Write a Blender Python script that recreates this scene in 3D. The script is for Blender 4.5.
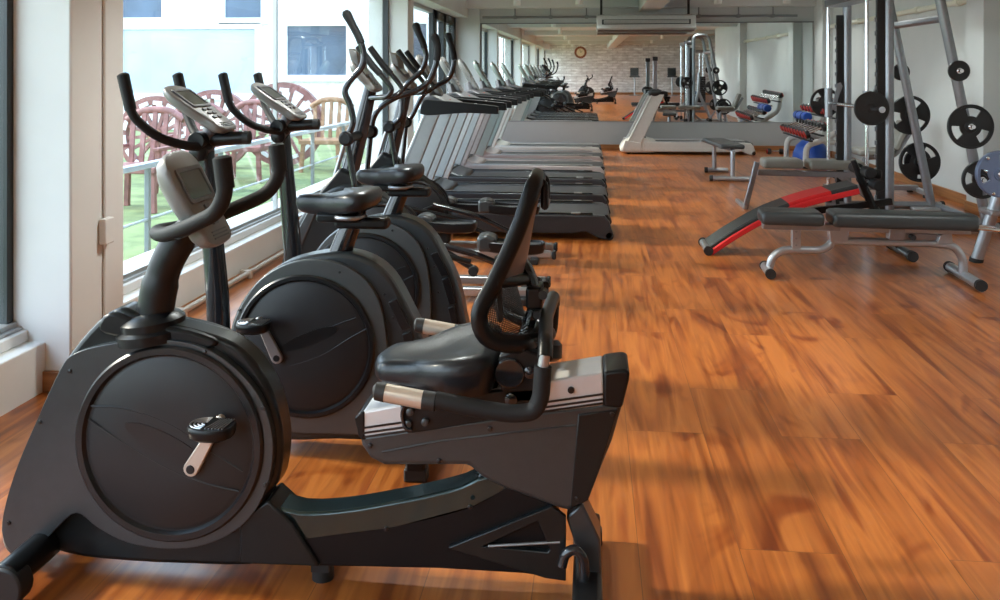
import bpy, bmesh, math, random
from mathutils import Vector, Matrix
random.seed(7)
for o in list(bpy.data.objects): bpy.data.objects.remove(o)
SC = bpy.context.scene
COL = SC.collection
PI = math.pi

# ------------------------------------------------------------ camera
FPX = 900.0; EYE = 1.4; HZ = 72.0
YAW = math.atan2(92.0, FPX)
cd = bpy.data.cameras.new('camera'); cam = bpy.data.objects.new('camera', cd); COL.objects.link(cam)
cam.location = (0, 0, EYE); cam.rotation_euler = (PI/2, 0, YAW)
cd.sensor_width = 36; cd.lens = FPX/1000*36; cd.shift_y = -(300-HZ)/1000.0
cd.clip_start = 0.05; cd.clip_end = 300
SC.camera = cam

# ------------------------------------------------------------ world, sun, exposure
SC.view_settings.view_transform = 'Standard'
SC.view_settings.look = 'None'
SC.view_settings.gamma = 1
SC.view_settings.use_curve_mapping = False
SC.view_settings.exposure = 0.0
wd = bpy.data.worlds.new('sky'); SC.world = wd; wd.use_nodes = True
wn = wd.node_tree.nodes; wl = wd.node_tree.links
bg = wn['Background']
tc = wn.new('ShaderNodeTexCoord'); sx = wn.new('ShaderNodeSeparateXYZ'); cr = wn.new('ShaderNodeValToRGB')
wl.new(tc.outputs['Generated'], sx.inputs[0]); wl.new(sx.outputs['Z'], cr.inputs[0]); wl.new(cr.outputs[0], bg.inputs[0])
cr.color_ramp.elements[0].position = 0.0; cr.color_ramp.elements[0].color = (0.86, 0.93, 1.0, 1)
cr.color_ramp.elements[1].position = 0.7; cr.color_ramp.elements[1].color = (0.50, 0.70, 1.0, 1)
bg.inputs[1].default_value = 6.0
sd = bpy.data.lights.new('sun', 'SUN'); sun = bpy.data.objects.new('sun', sd); COL.objects.link(sun)
sd.energy = 6.5; sd.color = (1.0, 0.87, 0.70); sd.angle = math.radians(5)
sun.rotation_euler = Vector((-math.cos(math.radians(30)), 0.06, math.sin(math.radians(30)))).to_track_quat('Z', 'Y').to_euler()

# ------------------------------------------------------------ pixel helpers
FW = Vector((-math.sin(YAW), math.cos(YAW), 0)); RT = Vector((math.cos(YAW), math.sin(YAW), 0))
def ray(px, py): return FW + RT*((px-500)/FPX) + Vector((0, 0, (HZ-py)/FPX))
def onY(px, py, Y):
    d = ray(px, py); return Vector((0, 0, EYE)) + d*(Y/d.y)
def onX(px, py, X):
    d = ray(px, py); return Vector((0, 0, EYE)) + d*(X/d.x)
def onZ(px, py, Z=0.0):
    d = ray(px, py); return Vector((0, 0, EYE)) + d*((Z-EYE)/d.z)
def xz(pts, Y): return [(p.x, p.z) for p in (onY(a, b, Y) for a, b in pts)]

# ------------------------------------------------------------ materials
MATS = {}
def mat(name, col, rough=0.5, metal=0.0, noise=0.0, nscale=30, bump=0.0, coat=0.0, spec=None, emis=None, es=0):
    m = bpy.data.materials.new(name); m.use_nodes = True
    nt = m.node_tree; b = nt.nodes['Principled BSDF']
    b.inputs['Base Color'].default_value = (*col, 1); b.inputs['Roughness'].default_value = rough
    b.inputs['Metallic'].default_value = metal
    if spec is not None: b.inputs['Specular IOR Level'].default_value = spec
    if coat: b.inputs['Coat Weight'].default_value = coat; b.inputs['Coat Roughness'].default_value = 0.1
    if emis: b.inputs['Emission Color'].default_value = (*emis, 1); b.inputs['Emission Strength'].default_value = es
    tc = nt.nodes.new('ShaderNodeTexCoord'); n = nt.nodes.new('ShaderNodeTexNoise')
    n.inputs['Scale'].default_value = nscale; n.inputs['Detail'].default_value = 4
    nt.links.new(tc.outputs['Object'], n.inputs['Vector'])
    mr = nt.nodes.new('ShaderNodeMapRange'); nt.links.new(n.outputs['Fac'], mr.inputs[0])
    k = max(noise, 0.03)
    mr.inputs[1].default_value = 0.3; mr.inputs[2].default_value = 0.7
    mr.inputs[3].default_value = 1-k; mr.inputs[4].default_value = 1+k
    mx = nt.nodes.new('ShaderNodeVectorMath'); mx.operation = 'SCALE'; mx.inputs[0].default_value = col
    nt.links.new(mr.outputs[0], mx.inputs['Scale']); nt.links.new(mx.outputs[0], b.inputs['Base Color'])
    if bump:
        bp = nt.nodes.new('ShaderNodeBump'); bp.inputs['Strength'].default_value = bump; bp.inputs['Distance'].default_value = 0.002
        nt.links.new(n.outputs['Fac'], bp.inputs['Height']); nt.links.new(bp.outputs[0], b.inputs['Normal'])
    MATS[name] = m; return m
def c8(r, g, b):
    f = lambda v: (v/255/12.92) if v/255 <= 0.04045 else ((v/255+0.055)/1.055)**2.4
    return (f(r), f(g), f(b))
M = MATS
mat('black_plastic', (0.006, 0.0065, 0.0075), 0.33, noise=.1, spec=.3)
mat('gloss_black', (0.013, 0.014, 0.017), 0.13, coat=.3)
mat('matte_black', (0.015, 0.015, 0.016), 0.6, bump=.3, nscale=250)
mat('rubber', (0.012, 0.012, 0.013), 0.55, nscale=80)
mat('grip_foam', (0.010, 0.010, 0.011), 0.62, spec=.3, bump=.3, nscale=300)
mat('keel_black', (0.006, 0.006, 0.007), 0.38, spec=.2)
mat('gun_shell', (0.050, 0.056, 0.060), 0.32, metal=.4, noise=.05, coat=.2)
mat('disc_cover', (0.021, 0.020, 0.021), 0.42, spec=.35, bump=.15, nscale=350)
mat('groove_black', (0.008, 0.008, 0.009), 0.3)
mat('fairing', (0.009, 0.011, 0.012), 0.30, coat=.08, spec=.3)
mat('teal_beam', (0.020, 0.042, 0.044), 0.16, metal=.5, coat=.8)
mat('silver_rail', (0.66, 0.66, 0.67), 0.35, metal=.25)
mat('steel', (0.30, 0.31, 0.33), 0.33, metal=.8, noise=.04)
mat('steel_light', (0.40, 0.41, 0.43), 0.30, metal=.75)
mat('chrome', (0.80, 0.80, 0.82), 0.12, metal=1.0)
mat('champagne', (0.60, 0.53, 0.46), 0.30, metal=.5)
mat('console_shell', (0.20, 0.195, 0.19), 0.4, metal=.2)
mat('console_dark', (0.10, 0.10, 0.11), 0.4)
mat('screen', (0.035, 0.04, 0.045), 0.12, coat=.4)
mat('button', (0.12, 0.12, 0.13), 0.5)
mat('vinyl', (0.010, 0.0115, 0.015), 0.34, spec=.4, bump=.35, nscale=180, coat=.15)
mat('vinyl_pad', (0.030, 0.036, 0.038), 0.42, bump=.3, nscale=160)
mat('vinyl_red', (0.60, 0.015, 0.018), 0.42, bump=.2, nscale=160)
mat('vinyl_grey', (0.22, 0.215, 0.19), 0.5, bump=.2, nscale=160)
mat('belt', (0.022, 0.023, 0.026), 0.5, noise=.15, nscale=60, bump=.2)
mat('tread_silver', (0.45, 0.46, 0.46), 0.33, metal=.5)
mat('tread_green', (0.32, 0.37, 0.35), 0.33, metal=.45)
mat('tread_pink', (0.42, 0.36, 0.34), 0.4, metal=.2)
mat('tread_dark', (0.028, 0.030, 0.034), 0.4)
mat('cream_plastic', (0.56, 0.545, 0.50), 0.4)
mat('white_paint', (0.62, 0.64, 0.62), 0.6, noise=.03, nscale=2)
mat('column_paint', (0.74, 0.72, 0.69), 0.55, noise=.02, nscale=3)
mat('ceil_paint', (0.74, 0.76, 0.75), 0.8, noise=.03, nscale=1)
mat('dado_paint', (0.36, 0.36, 0.345), 0.6, noise=.03, nscale=2)
mat('frame_dark', (0.02, 0.025, 0.027), 0.4)
mat('frame_alu', (0.45, 0.46, 0.46), 0.35, metal=.6)
mat('pipe_cream', (0.78, 0.78, 0.66), 0.5)
mat('pipe_grey', (0.22, 0.23, 0.23), 0.5)
mat('iron', (0.014, 0.014, 0.015), 0.42, bump=.4, nscale=120)
mat('plate_blue', (0.13, 0.17, 0.27), 0.35, metal=.2)
mat('red_rubber', (0.42, 0.02, 0.015), 0.5)
mat('blue_vinyl', (0.01, 0.07, 0.38), 0.4)
mat('lamp_white', (0.88, 0.89, 0.89), 0.4)
mat('lamp_glow', (0.9, 0.9, 0.85), 0.4, emis=(1, .97, .9), es=6)
mat('ac_body', (0.50, 0.52, 0.50), 0.4)
mat('ac_brown', (0.16, 0.12, 0.10), 0.6)
mat('clock_wood', (0.25, 0.07, 0.02), 0.4)
mat('clock_face', (0.75, 0.62, 0.42), 0.4)
mat('turf', (0.17, 0.22, 0.085), 0.9, noise=.35, nscale=3)
mat('rail_blue', (0.50, 0.56, 0.64), 0.4, metal=.3)
mat('rail_post', (0.22, 0.24, 0.25), 0.5)
mat('shell_grey', (0.115, 0.122, 0.122), 0.30, metal=.45, coat=.2)
mat('facade', (0.80, 0.80, 0.81), 0.7, noise=.04, nscale=.5)
mat('facade_glass', (0.06, 0.10, 0.16), 0.25, noise=.5, nscale=.6)
mat('facade_sky_reflection', (0.42, 0.50, 0.63), 0.4, noise=.22, nscale=.35)  # sky mirrored in the big house pane, put into its colour
mat('rose_wood', (0.27, 0.115, 0.10), 0.6, noise=.3, nscale=8)
mat('ochre_wood', (0.36, 0.20, 0.10), 0.6, noise=.25, nscale=8)
mat('white_band', (0.80, 0.80, 0.80), 0.6)
mat('green_print', (0.03, 0.25, 0.06), 0.5)

def nodes(name):
    m = bpy.data.materials.new(name); m.use_nodes = True; MATS[name] = m
    return m, m.node_tree.nodes, m.node_tree.links, m.node_tree.nodes['Principled BSDF']
def mapping(n, l, coord='Object', loc=(0, 0, 0), rot=(0, 0, 0), sc=(1, 1, 1)):
    t = n.new('ShaderNodeTexCoord'); mp = n.new('ShaderNodeMapping')
    mp.inputs['Location'].default_value = loc; mp.inputs['Rotation'].default_value = rot; mp.inputs['Scale'].default_value = sc
    l.new(t.outputs[coord], mp.inputs[0]); return mp
def ramp(n, l, src, stops):
    r = n.new('ShaderNodeValToRGB'); l.new(src, r.inputs[0]); e = r.color_ramp.elements
    while len(e) < len(stops): e.new(0.5)
    for q, (p, c) in zip(e, stops): q.position = p; q.color = (*c, 1)
    return r
def mixc(n, l, a, b, f, mode='MIX'):
    x = n.new('ShaderNodeMix'); x.data_type = 'RGBA'; x.blend_type = mode
    for sock, v in ((x.inputs[0], f), (x.inputs[6], a), (x.inputs[7], b)):
        if isinstance(v, (int, float)): sock.default_value = v
        elif isinstance(v, tuple): sock.default_value = (*v, 1)
        else: l.new(v, sock)
    return x.outputs[2]

def wood_floor():
    m, n, l, b = nodes('laminate')
    # boards 0.295 m wide running along Y, seams where the floor has them
    t = n.new('ShaderNodeTexCoord'); s = n.new('ShaderNodeSeparateXYZ'); l.new(t.outputs['Object'], s.inputs[0])
    c = n.new('ShaderNodeCombineXYZ'); l.new(s.outputs['Y'], c.inputs[0])
    ad = n.new('ShaderNodeMath'); ad.operation = 'ADD'; l.new(s.outputs['X'], ad.inputs[0]); ad.inputs[1].default_value = 0.295*40-0.135
    l.new(ad.outputs[0], c.inputs[1])
    br = n.new('ShaderNodeTexBrick'); l.new(c.outputs[0], br.inputs[0])
    br.inputs['Scale'].default_value = 1; br.inputs['Brick Width'].default_value = 1.35; br.inputs['Row Height'].default_value = 0.295
    br.inputs['Mortar Size'].default_value = 0.0014; br.inputs['Mortar Smooth'].default_value = 0.2; br.offset = 0.37; br.offset_frequency = 2
    br.inputs['Color1'].default_value = (0, 0, 0, 1); br.inputs['Color2'].default_value = (1, 1, 1, 1); br.inputs['Mortar'].default_value = (.5, .5, .5, 1)
    # per-board shift of the grain
    vm = n.new('ShaderNodeVectorMath'); vm.operation = 'MULTIPLY_ADD'
    l.new(br.outputs['Color'], vm.inputs[0]); vm.inputs[1].default_value = (7, 13, 5); l.new(t.outputs['Object'], vm.inputs[2])
    def noise(sc, det, rough=.5, dist=0.0):
        mp = n.new('ShaderNodeMapping'); mp.inputs['Scale'].default_value = sc; l.new(vm.outputs[0], mp.inputs[0])
        q = n.new('ShaderNodeTexNoise'); q.inputs['Scale'].default_value = 1; q.inputs['Detail'].default_value = det
        q.inputs['Roughness'].default_value = rough; q.inputs['Distortion'].default_value = dist
        l.new(mp.outputs[0], q.inputs[0]); return q.outputs['Fac']
    g1 = noise((12, .8, 1), 3, .5, .9)
    g2 = noise((30, 1.6, 1), 2, .5, .5)
    g3 = noise((3.2, 1.6, 1), 2, .5, 1.5)
    base = ramp(n, l, g1, [(.30, (0.17, 0.042, 0.011)), (.44, (0.32, 0.094, 0.020)), (.58, (0.43, 0.145, 0.032)), (.72, (0.27, 0.068, 0.016))])
    fine = ramp(n, l, g2, [(.30, (.62, .52, .45)), (.52, (1, 1, 1)), (.75, (1.0, .94, .86))])
    col = mixc(n, l, base.outputs[0], fine.outputs[0], .8, 'MULTIPLY')
    knots = ramp(n, l, g3, [(.60, (1, 1, 1)), (.70, (.50, .30, .22)), (.80, (.32, .16, .10))])
    col = mixc(n, l, col, knots.outputs[0], .8, 'MULTIPLY')
    pb = n.new('ShaderNodeSeparateColor'); l.new(br.outputs['Color'], pb.inputs[0])
    tone = ramp(n, l, pb.outputs[0], [(0, (.86, .82, .80)), (1, (1.08, 1.06, 1.03))])
    col = mixc(n, l, col, tone.outputs[0], .8, 'MULTIPLY')
    col = mixc(n, l, col, (0.17, 0.055, 0.018), br.outputs['Fac'])
    l.new(col, b.inputs['Base Color'])
    b.inputs['Roughness'].default_value = .278
    bp = n.new('ShaderNodeBump'); bp.inputs['Strength'].default_value = .12; bp.inputs['Distance'].default_value = .001
    iv = n.new('ShaderNodeMath'); iv.operation = 'SUBTRACT'; iv.inputs[0].default_value = 1; l.new(br.outputs['Fac'], iv.inputs[1])
    l.new(iv.outputs[0], bp.inputs['Height']); b.inputs['Specular IOR Level'].default_value = .5
wood_floor()
def base_wood():
    m, n, l, b = nodes('skirting_wood')
    mp = mapping(n, l, sc=(2, 2, 40)); q = n.new('ShaderNodeTexNoise'); q.inputs['Scale'].default_value = 1; l.new(mp.outputs[0], q.inputs[0])
    r = ramp(n, l, q.outputs['Fac'], [(.3, (.22, .08, .025)), (.7, (.42, .18, .06))]); l.new(r.outputs[0], b.inputs['Base Color']); b.inputs['Roughness'].default_value = .4
base_wood()
def stone():
    m, n, l, b = nodes('stone_tiles')
    t = n.new('ShaderNodeTexCoord'); s = n.new('ShaderNodeSeparateXYZ'); l.new(t.outputs['Object'], s.inputs[0])
    c = n.new('ShaderNodeCombineXYZ'); l.new(s.outputs['X'], c.inputs[0]); l.new(s.outputs['Z'], c.inputs[1])
    br = n.new('ShaderNodeTexBrick'); l.new(c.outputs[0], br.inputs[0]); br.inputs['Scale'].default_value = 1
    br.inputs['Brick Width'].default_value = .55; br.inputs['Row Height'].default_value = .14; br.inputs['Mortar Size'].default_value = .012
    br.inputs['Color1'].default_value = (.74, .72, .70, 1); br.inputs['Color2'].default_value = (.95, .94, .93, 1); br.inputs['Mortar'].default_value = (.60, .58, .56, 1)
    mp = mapping(n, l, sc=(3, 3, 9)); q = n.new('ShaderNodeTexNoise'); q.inputs['Scale'].default_value = 1; q.inputs['Detail'].default_value = 4; l.new(mp.outputs[0], q.inputs[0])
    r = ramp(n, l, q.outputs['Fac'], [(.3, (.55, .52, .5)), (.7, (1.1, 1.1, 1.1))])
    l.new(mixc(n, l, br.outputs['Color'], r.outputs[0], .8, 'MULTIPLY'), b.inputs['Base Color']); b.inputs['Roughness'].default_value = .8
    bp = n.new('ShaderNodeBump'); bp.inputs['Strength'].default_value = .6; bp.inputs['Distance'].default_value = .02; l.new(q.outputs['Fac'], bp.inputs['Height']); l.new(bp.outputs[0], b.inputs['Normal'])
stone()
def mirror_mat():
    m, n, l, b = nodes('mirror_glass')
    b.inputs['Metallic'].default_value = 1; b.inputs['Roughness'].default_value = .012; b.inputs['Base Color'].default_value = (.90, .95, .94, 1)
mirror_mat()
def glass_mat():
    m = bpy.data.materials.new('window_glass'); m.use_nodes = True; MATS['window_glass'] = m
    n = m.node_tree.nodes; l = m.node_tree.links; n.clear()
    o = n.new('ShaderNodeOutputMaterial'); mx = n.new('ShaderNodeMixShader'); t = n.new('ShaderNodeBsdfTransparent'); g = n.new('ShaderNodeBsdfGlossy')
    lw = n.new('ShaderNodeLayerWeight'); lw.inputs[0].default_value = .5
    pw = n.new('ShaderNodeMath'); pw.operation = 'POWER'; pw.inputs[1].default_value = 5; l.new(lw.outputs['Facing'], pw.inputs[0])
    f = n.new('ShaderNodeMath'); f.operation = 'MULTIPLY_ADD'; f.inputs[1].default_value = .8; f.inputs[2].default_value = .03; l.new(pw.outputs[0], f.inputs[0])
    t.inputs[0].default_value = (.95, .985, .98, 1); g.inputs['Roughness'].default_value = .01
    l.new(f.outputs[0], mx.inputs[0]); l.new(t.outputs[0], mx.inputs[1]); l.new(g.outputs[0], mx.inputs[2]); l.new(mx.outputs[0], o.inputs[0])
glass_mat()
def mesh_mat():
    m, n, l, b = nodes('seat_mesh')
    b.inputs['Base Color'].default_value = (.03, .03, .033, 1); b.inputs['Roughness'].default_value = .7
    mp = mapping(n, l, sc=(1, 1, 1)); 
    w1 = n.new('ShaderNodeTexWave'); w1.wave_type = 'BANDS'; w1.bands_direction = 'Z'; w1.inputs['Scale'].default_value = 70; l.new(mp.outputs[0], w1.inputs[0])
    w2 = n.new('ShaderNodeTexWave'); w2.wave_type = 'BANDS'; w2.bands_direction = 'Y'; w2.inputs['Scale'].default_value = 70; l.new(mp.outputs[0], w2.inputs[0])
    mn = n.new('ShaderNodeMath'); mn.operation = 'MAXIMUM'; l.new(w1.outputs['Fac'], mn.inputs[0]); l.new(w2.outputs['Fac'], mn.inputs[1])
    gt = n.new('ShaderNodeMath'); gt.operation = 'GREATER_THAN'; gt.inputs[1].default_value = .38; l.new(mn.outputs[0], gt.inputs[0])
    l.new(gt.outputs[0], b.inputs['Alpha'])
mesh_mat()

# ------------------------------------------------------------ mesh builder
def fillet(pts, r=0.05, n=5, closed=False):
    pts = [Vector(p) for p in pts]; out = []; N = len(pts)
    rng = range(N) if closed else range(1, N-1)
    if not closed: out.append(pts[0])
    for i in rng:
        p, a, b = pts[i], pts[i-1], pts[(i+1) % N]
        da, db = a-p, b-p
        rr = min(r, da.length*.48, db.length*.48)
        A = p+da.normalized()*rr; B = p+db.normalized()*rr
        for k in range(n+1):
            t = k/n; out.append(A*(1-t)**2 + p*2*t*(1-t) + B*t*t)
    if not closed: out.append(pts[-1])
    return out
def spline(pts, n=6, closed=False):
    P = [Vector(p) for p in pts]; N = len(P); out = []
    for i in range(N if closed else N-1):
        if closed: a, b, c, d = P[i-1], P[i], P[(i+1) % N], P[(i+2) % N]
        else: a, b, c, d = P[max(i-1, 0)], P[i], P[i+1], P[min(i+2, N-1)]
        for k in range(n):
            t = k/n
            out.append(0.5*((2*b)+(c-a)*t+(2*a-5*b+4*c-d)*t*t+(3*b-a-3*c+d)*t**3))
    if not closed: out.append(P[-1])
    return out
def spl2(pts, n=5, closed=True):
    return [(v.x, v.y) for v in spline([(p[0], p[1], 0) for p in pts], n, closed)]
def circ2(cx, cy, r, n=40, a0=0, a1=2*PI, ry=None):
    ry = ry or r
    return [(cx+r*math.cos(a0+(a1-a0)*i/n), cy+ry*math.sin(a0+(a1-a0)*i/n)) for i in range(n)]

class MB:
    def __init__(s): s.bm = bmesh.new()
    def box(s, c, d, R=None, taper=None):
        r = bmesh.ops.create_cube(s.bm, size=1)['verts']
        for v in r:
            if taper and v.co.z > 0: v.co.x *= taper[0]; v.co.y *= taper[1]
            v.co = Vector((v.co.x*d[0], v.co.y*d[1], v.co.z*d[2]))
            if R: v.co = R @ v.co
            v.co += Vector(c)
        return s
    def bx(s, x0, x1, y0, y1, z0, z1): return s.box(((x0+x1)/2, (y0+y1)/2, (z0+z1)/2), (abs(x1-x0), abs(y1-y0), abs(z1-z0)))
    def bar(s, a, b, w, h, up=(0, 0, 1)):
        """rectangular bar from a to b: w across, h along 'up'"""
        a, b = Vector(a), Vector(b); d = (b-a); L = d.length; d.normalize(); up = Vector(up)
        sd_ = d.cross(up).normalized(); u = sd_.cross(d).normalized()
        R = Matrix((d, sd_, u)).transposed()
        return s.box((a+b)/2, (L, w, h), R)
    def rings(s, rs, close=True, cap=True):
        V = [[s.bm.verts.new(p) for p in r] for r in rs]
        for i in range(len(V)-1):
            n = len(V[i])
            for j in range(n if close else n-1):
                k = (j+1) % n
                s.bm.faces.new((V[i][j], V[i][k], V[i+1][k], V[i+1][j]))
        if cap and close:
            s.bm.faces.new(V[0][::-1]); s.bm.faces.new(V[-1])
        return s
    def tube(s, pts, r, n=12, closed=False, flat=None, up=None):
        P = [Vector(p) for p in pts]; N = len(P)
        T = []
        for i in range(N):
            a = P[i-1] if (i > 0 or closed) else P[i]; b = P[(i+1) % N] if (i < N-1 or closed) else P[i]
            T.append((b-a).normalized())
        u = Vector(up) if up else (Vector((0, 1, 0)) if abs(T[0].y) < .9 else Vector((0, 0, 1)))
        rs = []
        for i in range(N):
            t = T[i]; u = (u-t*u.dot(t)).normalized()
            if up: u = (Vector(up)-t*Vector(up).dot(t)); u = u.normalized() if u.length > 1e-4 else Vector((1, 0, 0))
            w = t.cross(u)
            ri = r[i] if isinstance(r, (list, tuple)) else r
            fl = flat if flat else 1
            rs.append([P[i]+u*math.cos(2*PI*k/n)*ri*fl+w*math.sin(2*PI*k/n)*ri for k in range(n)])
        if closed:
            V = [[s.bm.verts.new(p) for p in q] for q in rs]
            # align seam
            best = min(range(n), key=lambda k: (rs[-1][0]-rs[0][k]).length)
            for i in range(N):
                for j in range(n):
                    k = (j+1) % n
                    if i < N-1: s.bm.faces.new((V[i][j], V[i][k], V[i+1][k], V[i+1][j]))
                    else: s.bm.faces.new((V[i][j], V[i][k], V[0][(k+best) % n], V[0][(j+best) % n]))
            return s
        return s.rings(rs)
    def cyl(s, a, b, r, r2=None, n=20):
        a, b = Vector(a), Vector(b); return s.tube([a, b], [r, r if r2 is None else r2], n)
    def prism(s, poly, y0, y1, ax='y'):
        """polygon extruded; ax y: poly is (x,z); x: (y,z); z: (x,y)"""
        f = {'y': lambda p, t: (p[0], t, p[1]), 'x': lambda p, t: (t, p[0], p[1]), 'z': lambda p, t: (p[0], p[1], t)}[ax]
        A = [s.bm.verts.new(f(p, y0)) for p in poly]; B = [s.bm.verts.new(f(p, y1)) for p in poly]
        n = len(poly)
        s.bm.faces.new(A); s.bm.faces.new(B[::-1])
        for i in range(n): s.bm.faces.new((A[i], B[i], B[(i+1) % n], A[(i+1) % n]))
        return s
    def holed(s, outer, holes, y0, y1, ax='y'):
        """prism with holes: faces filled by triangulation"""
        f = {'y': lambda p, t: (p[0], t, p[1]), 'x': lambda p, t: (t, p[0], p[1]), 'z': lambda p, t: (p[0], p[1], t)}[ax]
        lv = []
        for t in (y0, y1):
            es = []; loops = []
            for lp in [outer]+holes:
                vs = [s.bm.verts.new(f(p, t)) for p in lp]; loops.append(vs)
                es += [s.bm.edges.new((vs[i], vs[(i+1) % len(vs)])) for i in range(len(vs))]
            bmesh.ops.triangle_fill(s.bm, use_beauty=True, edges=es); lv.append(loops)
        for A, B in zip(*lv):
            for i in range(len(A)): s.bm.faces.new((A[i], B[i], B[(i+1) % len(A)], A[(i+1) % len(A)]))
        return s
    def sph(s, c, r, R=None, u=20, v=12):
        r = (r, r, r) if isinstance(r, (int, float)) else r
        q = bmesh.ops.create_uvsphere(s.bm, u_segments=u, v_segments=v, radius=1)['verts']
        for w in q:
            w.co = Vector((w.co.x*r[0], w.co.y*r[1], w.co.z*r[2]))
            if R: w.co = R @ w.co
            w.co += Vector(c)
        return s
    def lathe(s, prof, c, ax, n=36):
        """prof: list of (radius, height along ax)"""
        ax = Vector(ax).normalized(); u = ax.orthogonal().normalized(); w = ax.cross(u); c = Vector(c)
        return s.rings([[c+ax*h+(u*math.cos(2*PI*k/n)+w*math.sin(2*PI*k/n))*max(r, 1e-4) for k in range(n)] for r, h in prof])
    def torus(s, c, R, r, ax=(0, 1, 0), n=40, m=10):
        ax = Vector(ax).normalized(); u = ax.orthogonal().normalized(); w = ax.cross(u); c = Vector(c)
        return s.tube([c+(u*math.cos(2*PI*k/n)+w*math.sin(2*PI*k/n))*R for k in range(n)], r, m, True)
    def cushion(s, pts, t, ax='z', round_=0.4):
        """soft pad: closed 3D outline ring pts offset along its axis with rounded rim"""
        P = [Vector(p) for p in pts]; c = sum(P, Vector())/len(P); a = Vector(ax) if not isinstance(ax, str) else Vector((0, 0, 1))
        prof = [(1-.12*round_, -.5), (1-.03*round_, -.42), (1, -.15), (1, .15), (1-.03*round_, .36), (1-.12*round_, .47), (1-.4*round_, .52), (.2, .54)]
        return s.rings([[c+(p-c)*k+a*t*h for p in P] for k, h in prof])
    def xf(s, Mx): bmesh.ops.transform(s.bm, matrix=Mx, verts=s.bm.verts); return s
    def build(s, name, m, parent=None, bev=0.0, sharp=38, seg=2, sub=0, smooth=True):
        bm = s.bm; bmesh.ops.recalc_face_normals(bm, faces=bm.faces)
        root = parent
        off = Vector()
        while root is not None: off += root.location; root = root.parent
        if off.length: bmesh.ops.translate(bm, verts=bm.verts, vec=-off)
        me = bpy.data.meshes.new(name); bm.to_mesh(me); bm.free()
        ms = m if isinstance(m, (list, tuple)) else [m]
        for q in ms: me.materials.append(MATS[q])
        if smooth:
            me.shade_smooth(); me.set_sharp_from_angle(angle=math.radians(sharp))
        o = bpy.data.objects.new(name, me); COL.objects.link(o)
        if parent: o.parent = parent
        if bev:
            b = o.modifiers.new('bevel', 'BEVEL'); b.width = bev; b.segments = seg; b.limit_method = 'ANGLE'; b.angle_limit = math.radians(35)
            b.harden_normals = False
        if sub:
            q = o.modifiers.new('sub', 'SUBSURF'); q.levels = sub; q.render_levels = sub
        return o

def tag(o, label, cat, group=None, kind=None):
    if label: o['label'] = label
    if cat: o['category'] = cat
    if group: o['group'] = group
    if kind: o['kind'] = kind
    return o
def thing(name, loc, label, cat, group=None):
    e = bpy.data.objects.new(name, None); COL.objects.link(e); e.location = loc; e.empty_display_size = .1
    return tag(e, label, cat, group)
def struct(mb, name, m, bev=0, **k):
    o = mb.build(name, m, bev=bev, **k); o['kind'] = 'structure'; return o
def copy_tree(o, parent=None):
    c = o.copy(); COL.objects.link(c); c.parent = parent
    for ch in list(o.children): copy_tree(ch, c)
    return c
def dup(o, dv, label, group=None):
    c = copy_tree(o); c.location = o.location+Vector(dv); c['label'] = label
    if group: c['group'] = group
    return c
# ============================================================ THE ROOM
XL = -2.39; XG = -2.55; XR = 3.92; YB = 16.5; YR = -16.0; XR2 = 7.4; YJ = 3.6; ZC = 2.72
struct(MB().bx(-2.8, XR2+.2, YR-.2, YB+.2, -.2, 0), 'floor', 'laminate')
struct(MB().bx(-2.8, XR2+.2, YR-.2, YB+.2, ZC, ZC+.2), 'ceiling', 'ceil_paint')
struct(MB().bx(-2.8, XR2+.2, YB, YB+.2, 0, ZC), 'wall_back', 'white_paint')
struct(MB().bx(-2.5, XR, YB-.03, YB, .0, .50), 'wall_dado', 'dado_paint', .004)
struct(MB().bx(XR, XR+.2, YJ, YB, 0, ZC).bx(XR+.2, XR2, YJ, YJ+.2, 0, ZC), 'wall_right', 'white_paint')
struct(MB().bx(XR2, XR2+.2, YR, YJ+.2, 0, ZC), 'wall_side', 'white_paint')
struct(MB().bx(-2.8, XR2+.2, YR-.2, YR, 0, ZC), 'wall_rear', 'stone_tiles')
# left: low parapet, columns, header
struct(MB().bx(-2.8, XL, YR, YB, -.1, .215).bx(-2.8, -2.47, YR, YB, .215, .265), 'wall_left', 'column_paint', .006)
for i, (y0, y1, x1) in enumerate([(3.73, 4.18, -2.27), (11.0, 11.35, -2.27), (-3.9, -3.5, -2.27), (-10.2, -9.8, -2.27)]):
    struct(MB().bx(-2.78, x1, y0, y1, 0, ZC), 'trim_%d' % (i+1), 'column_paint', .01)
struct(MB().bx(-2.8, -2.27, YR, YB, 2.40, ZC), 'trim_5', 'white_paint', .006)
struct(MB().bx(-2.5, -2.05, YB-.1, YB, 0, ZC), 'trim_6', 'white_paint', .006)
# baseboards
struct(MB().bx(-2.2, XR, YB-.05, YB-.03, 0, .085), 'baseboard_back', 'skirting_wood', .004)
struct(MB().bx(XR-.02, XR, YJ, YB-.06, 0, .11), 'baseboard_right', 'skirting_wood', .004)
struct(MB().bx(-2.8, -2.255, 3.71, 3.73, 0, .09).bx(-2.27, -2.255, 3.73, 4.18, 0, .09), 'baseboard_left', 'skirting_wood', .003)
struct(MB().bx(XL, XL+.015, 4.2, 11.0, 0, .03), 'baseboard_window', 'skirting_wood', .003)
struct(MB().bx(XL, XR2, YR, YR+.02, 0, .12), 'baseboard_rear', 'skirting_wood', .003)
# right wall pilasters
for i, (y0, y1) in enumerate([(9.10, 9.50), (15.2, 15.6)]):
    struct(MB().bx(XR-.17, XR+.01, y0, y1, 0, ZC), 'trim_%d' % (i+7), 'white_paint', .008)
    struct(MB().bx(XR-.185, XR-.17, y0, y1, 0, .11).bx(XR-.185, XR, y0-.015, y0, 0, .11), 'baseboard_pilaster_%d' % (i+1), 'skirting_wood', .003)
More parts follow.
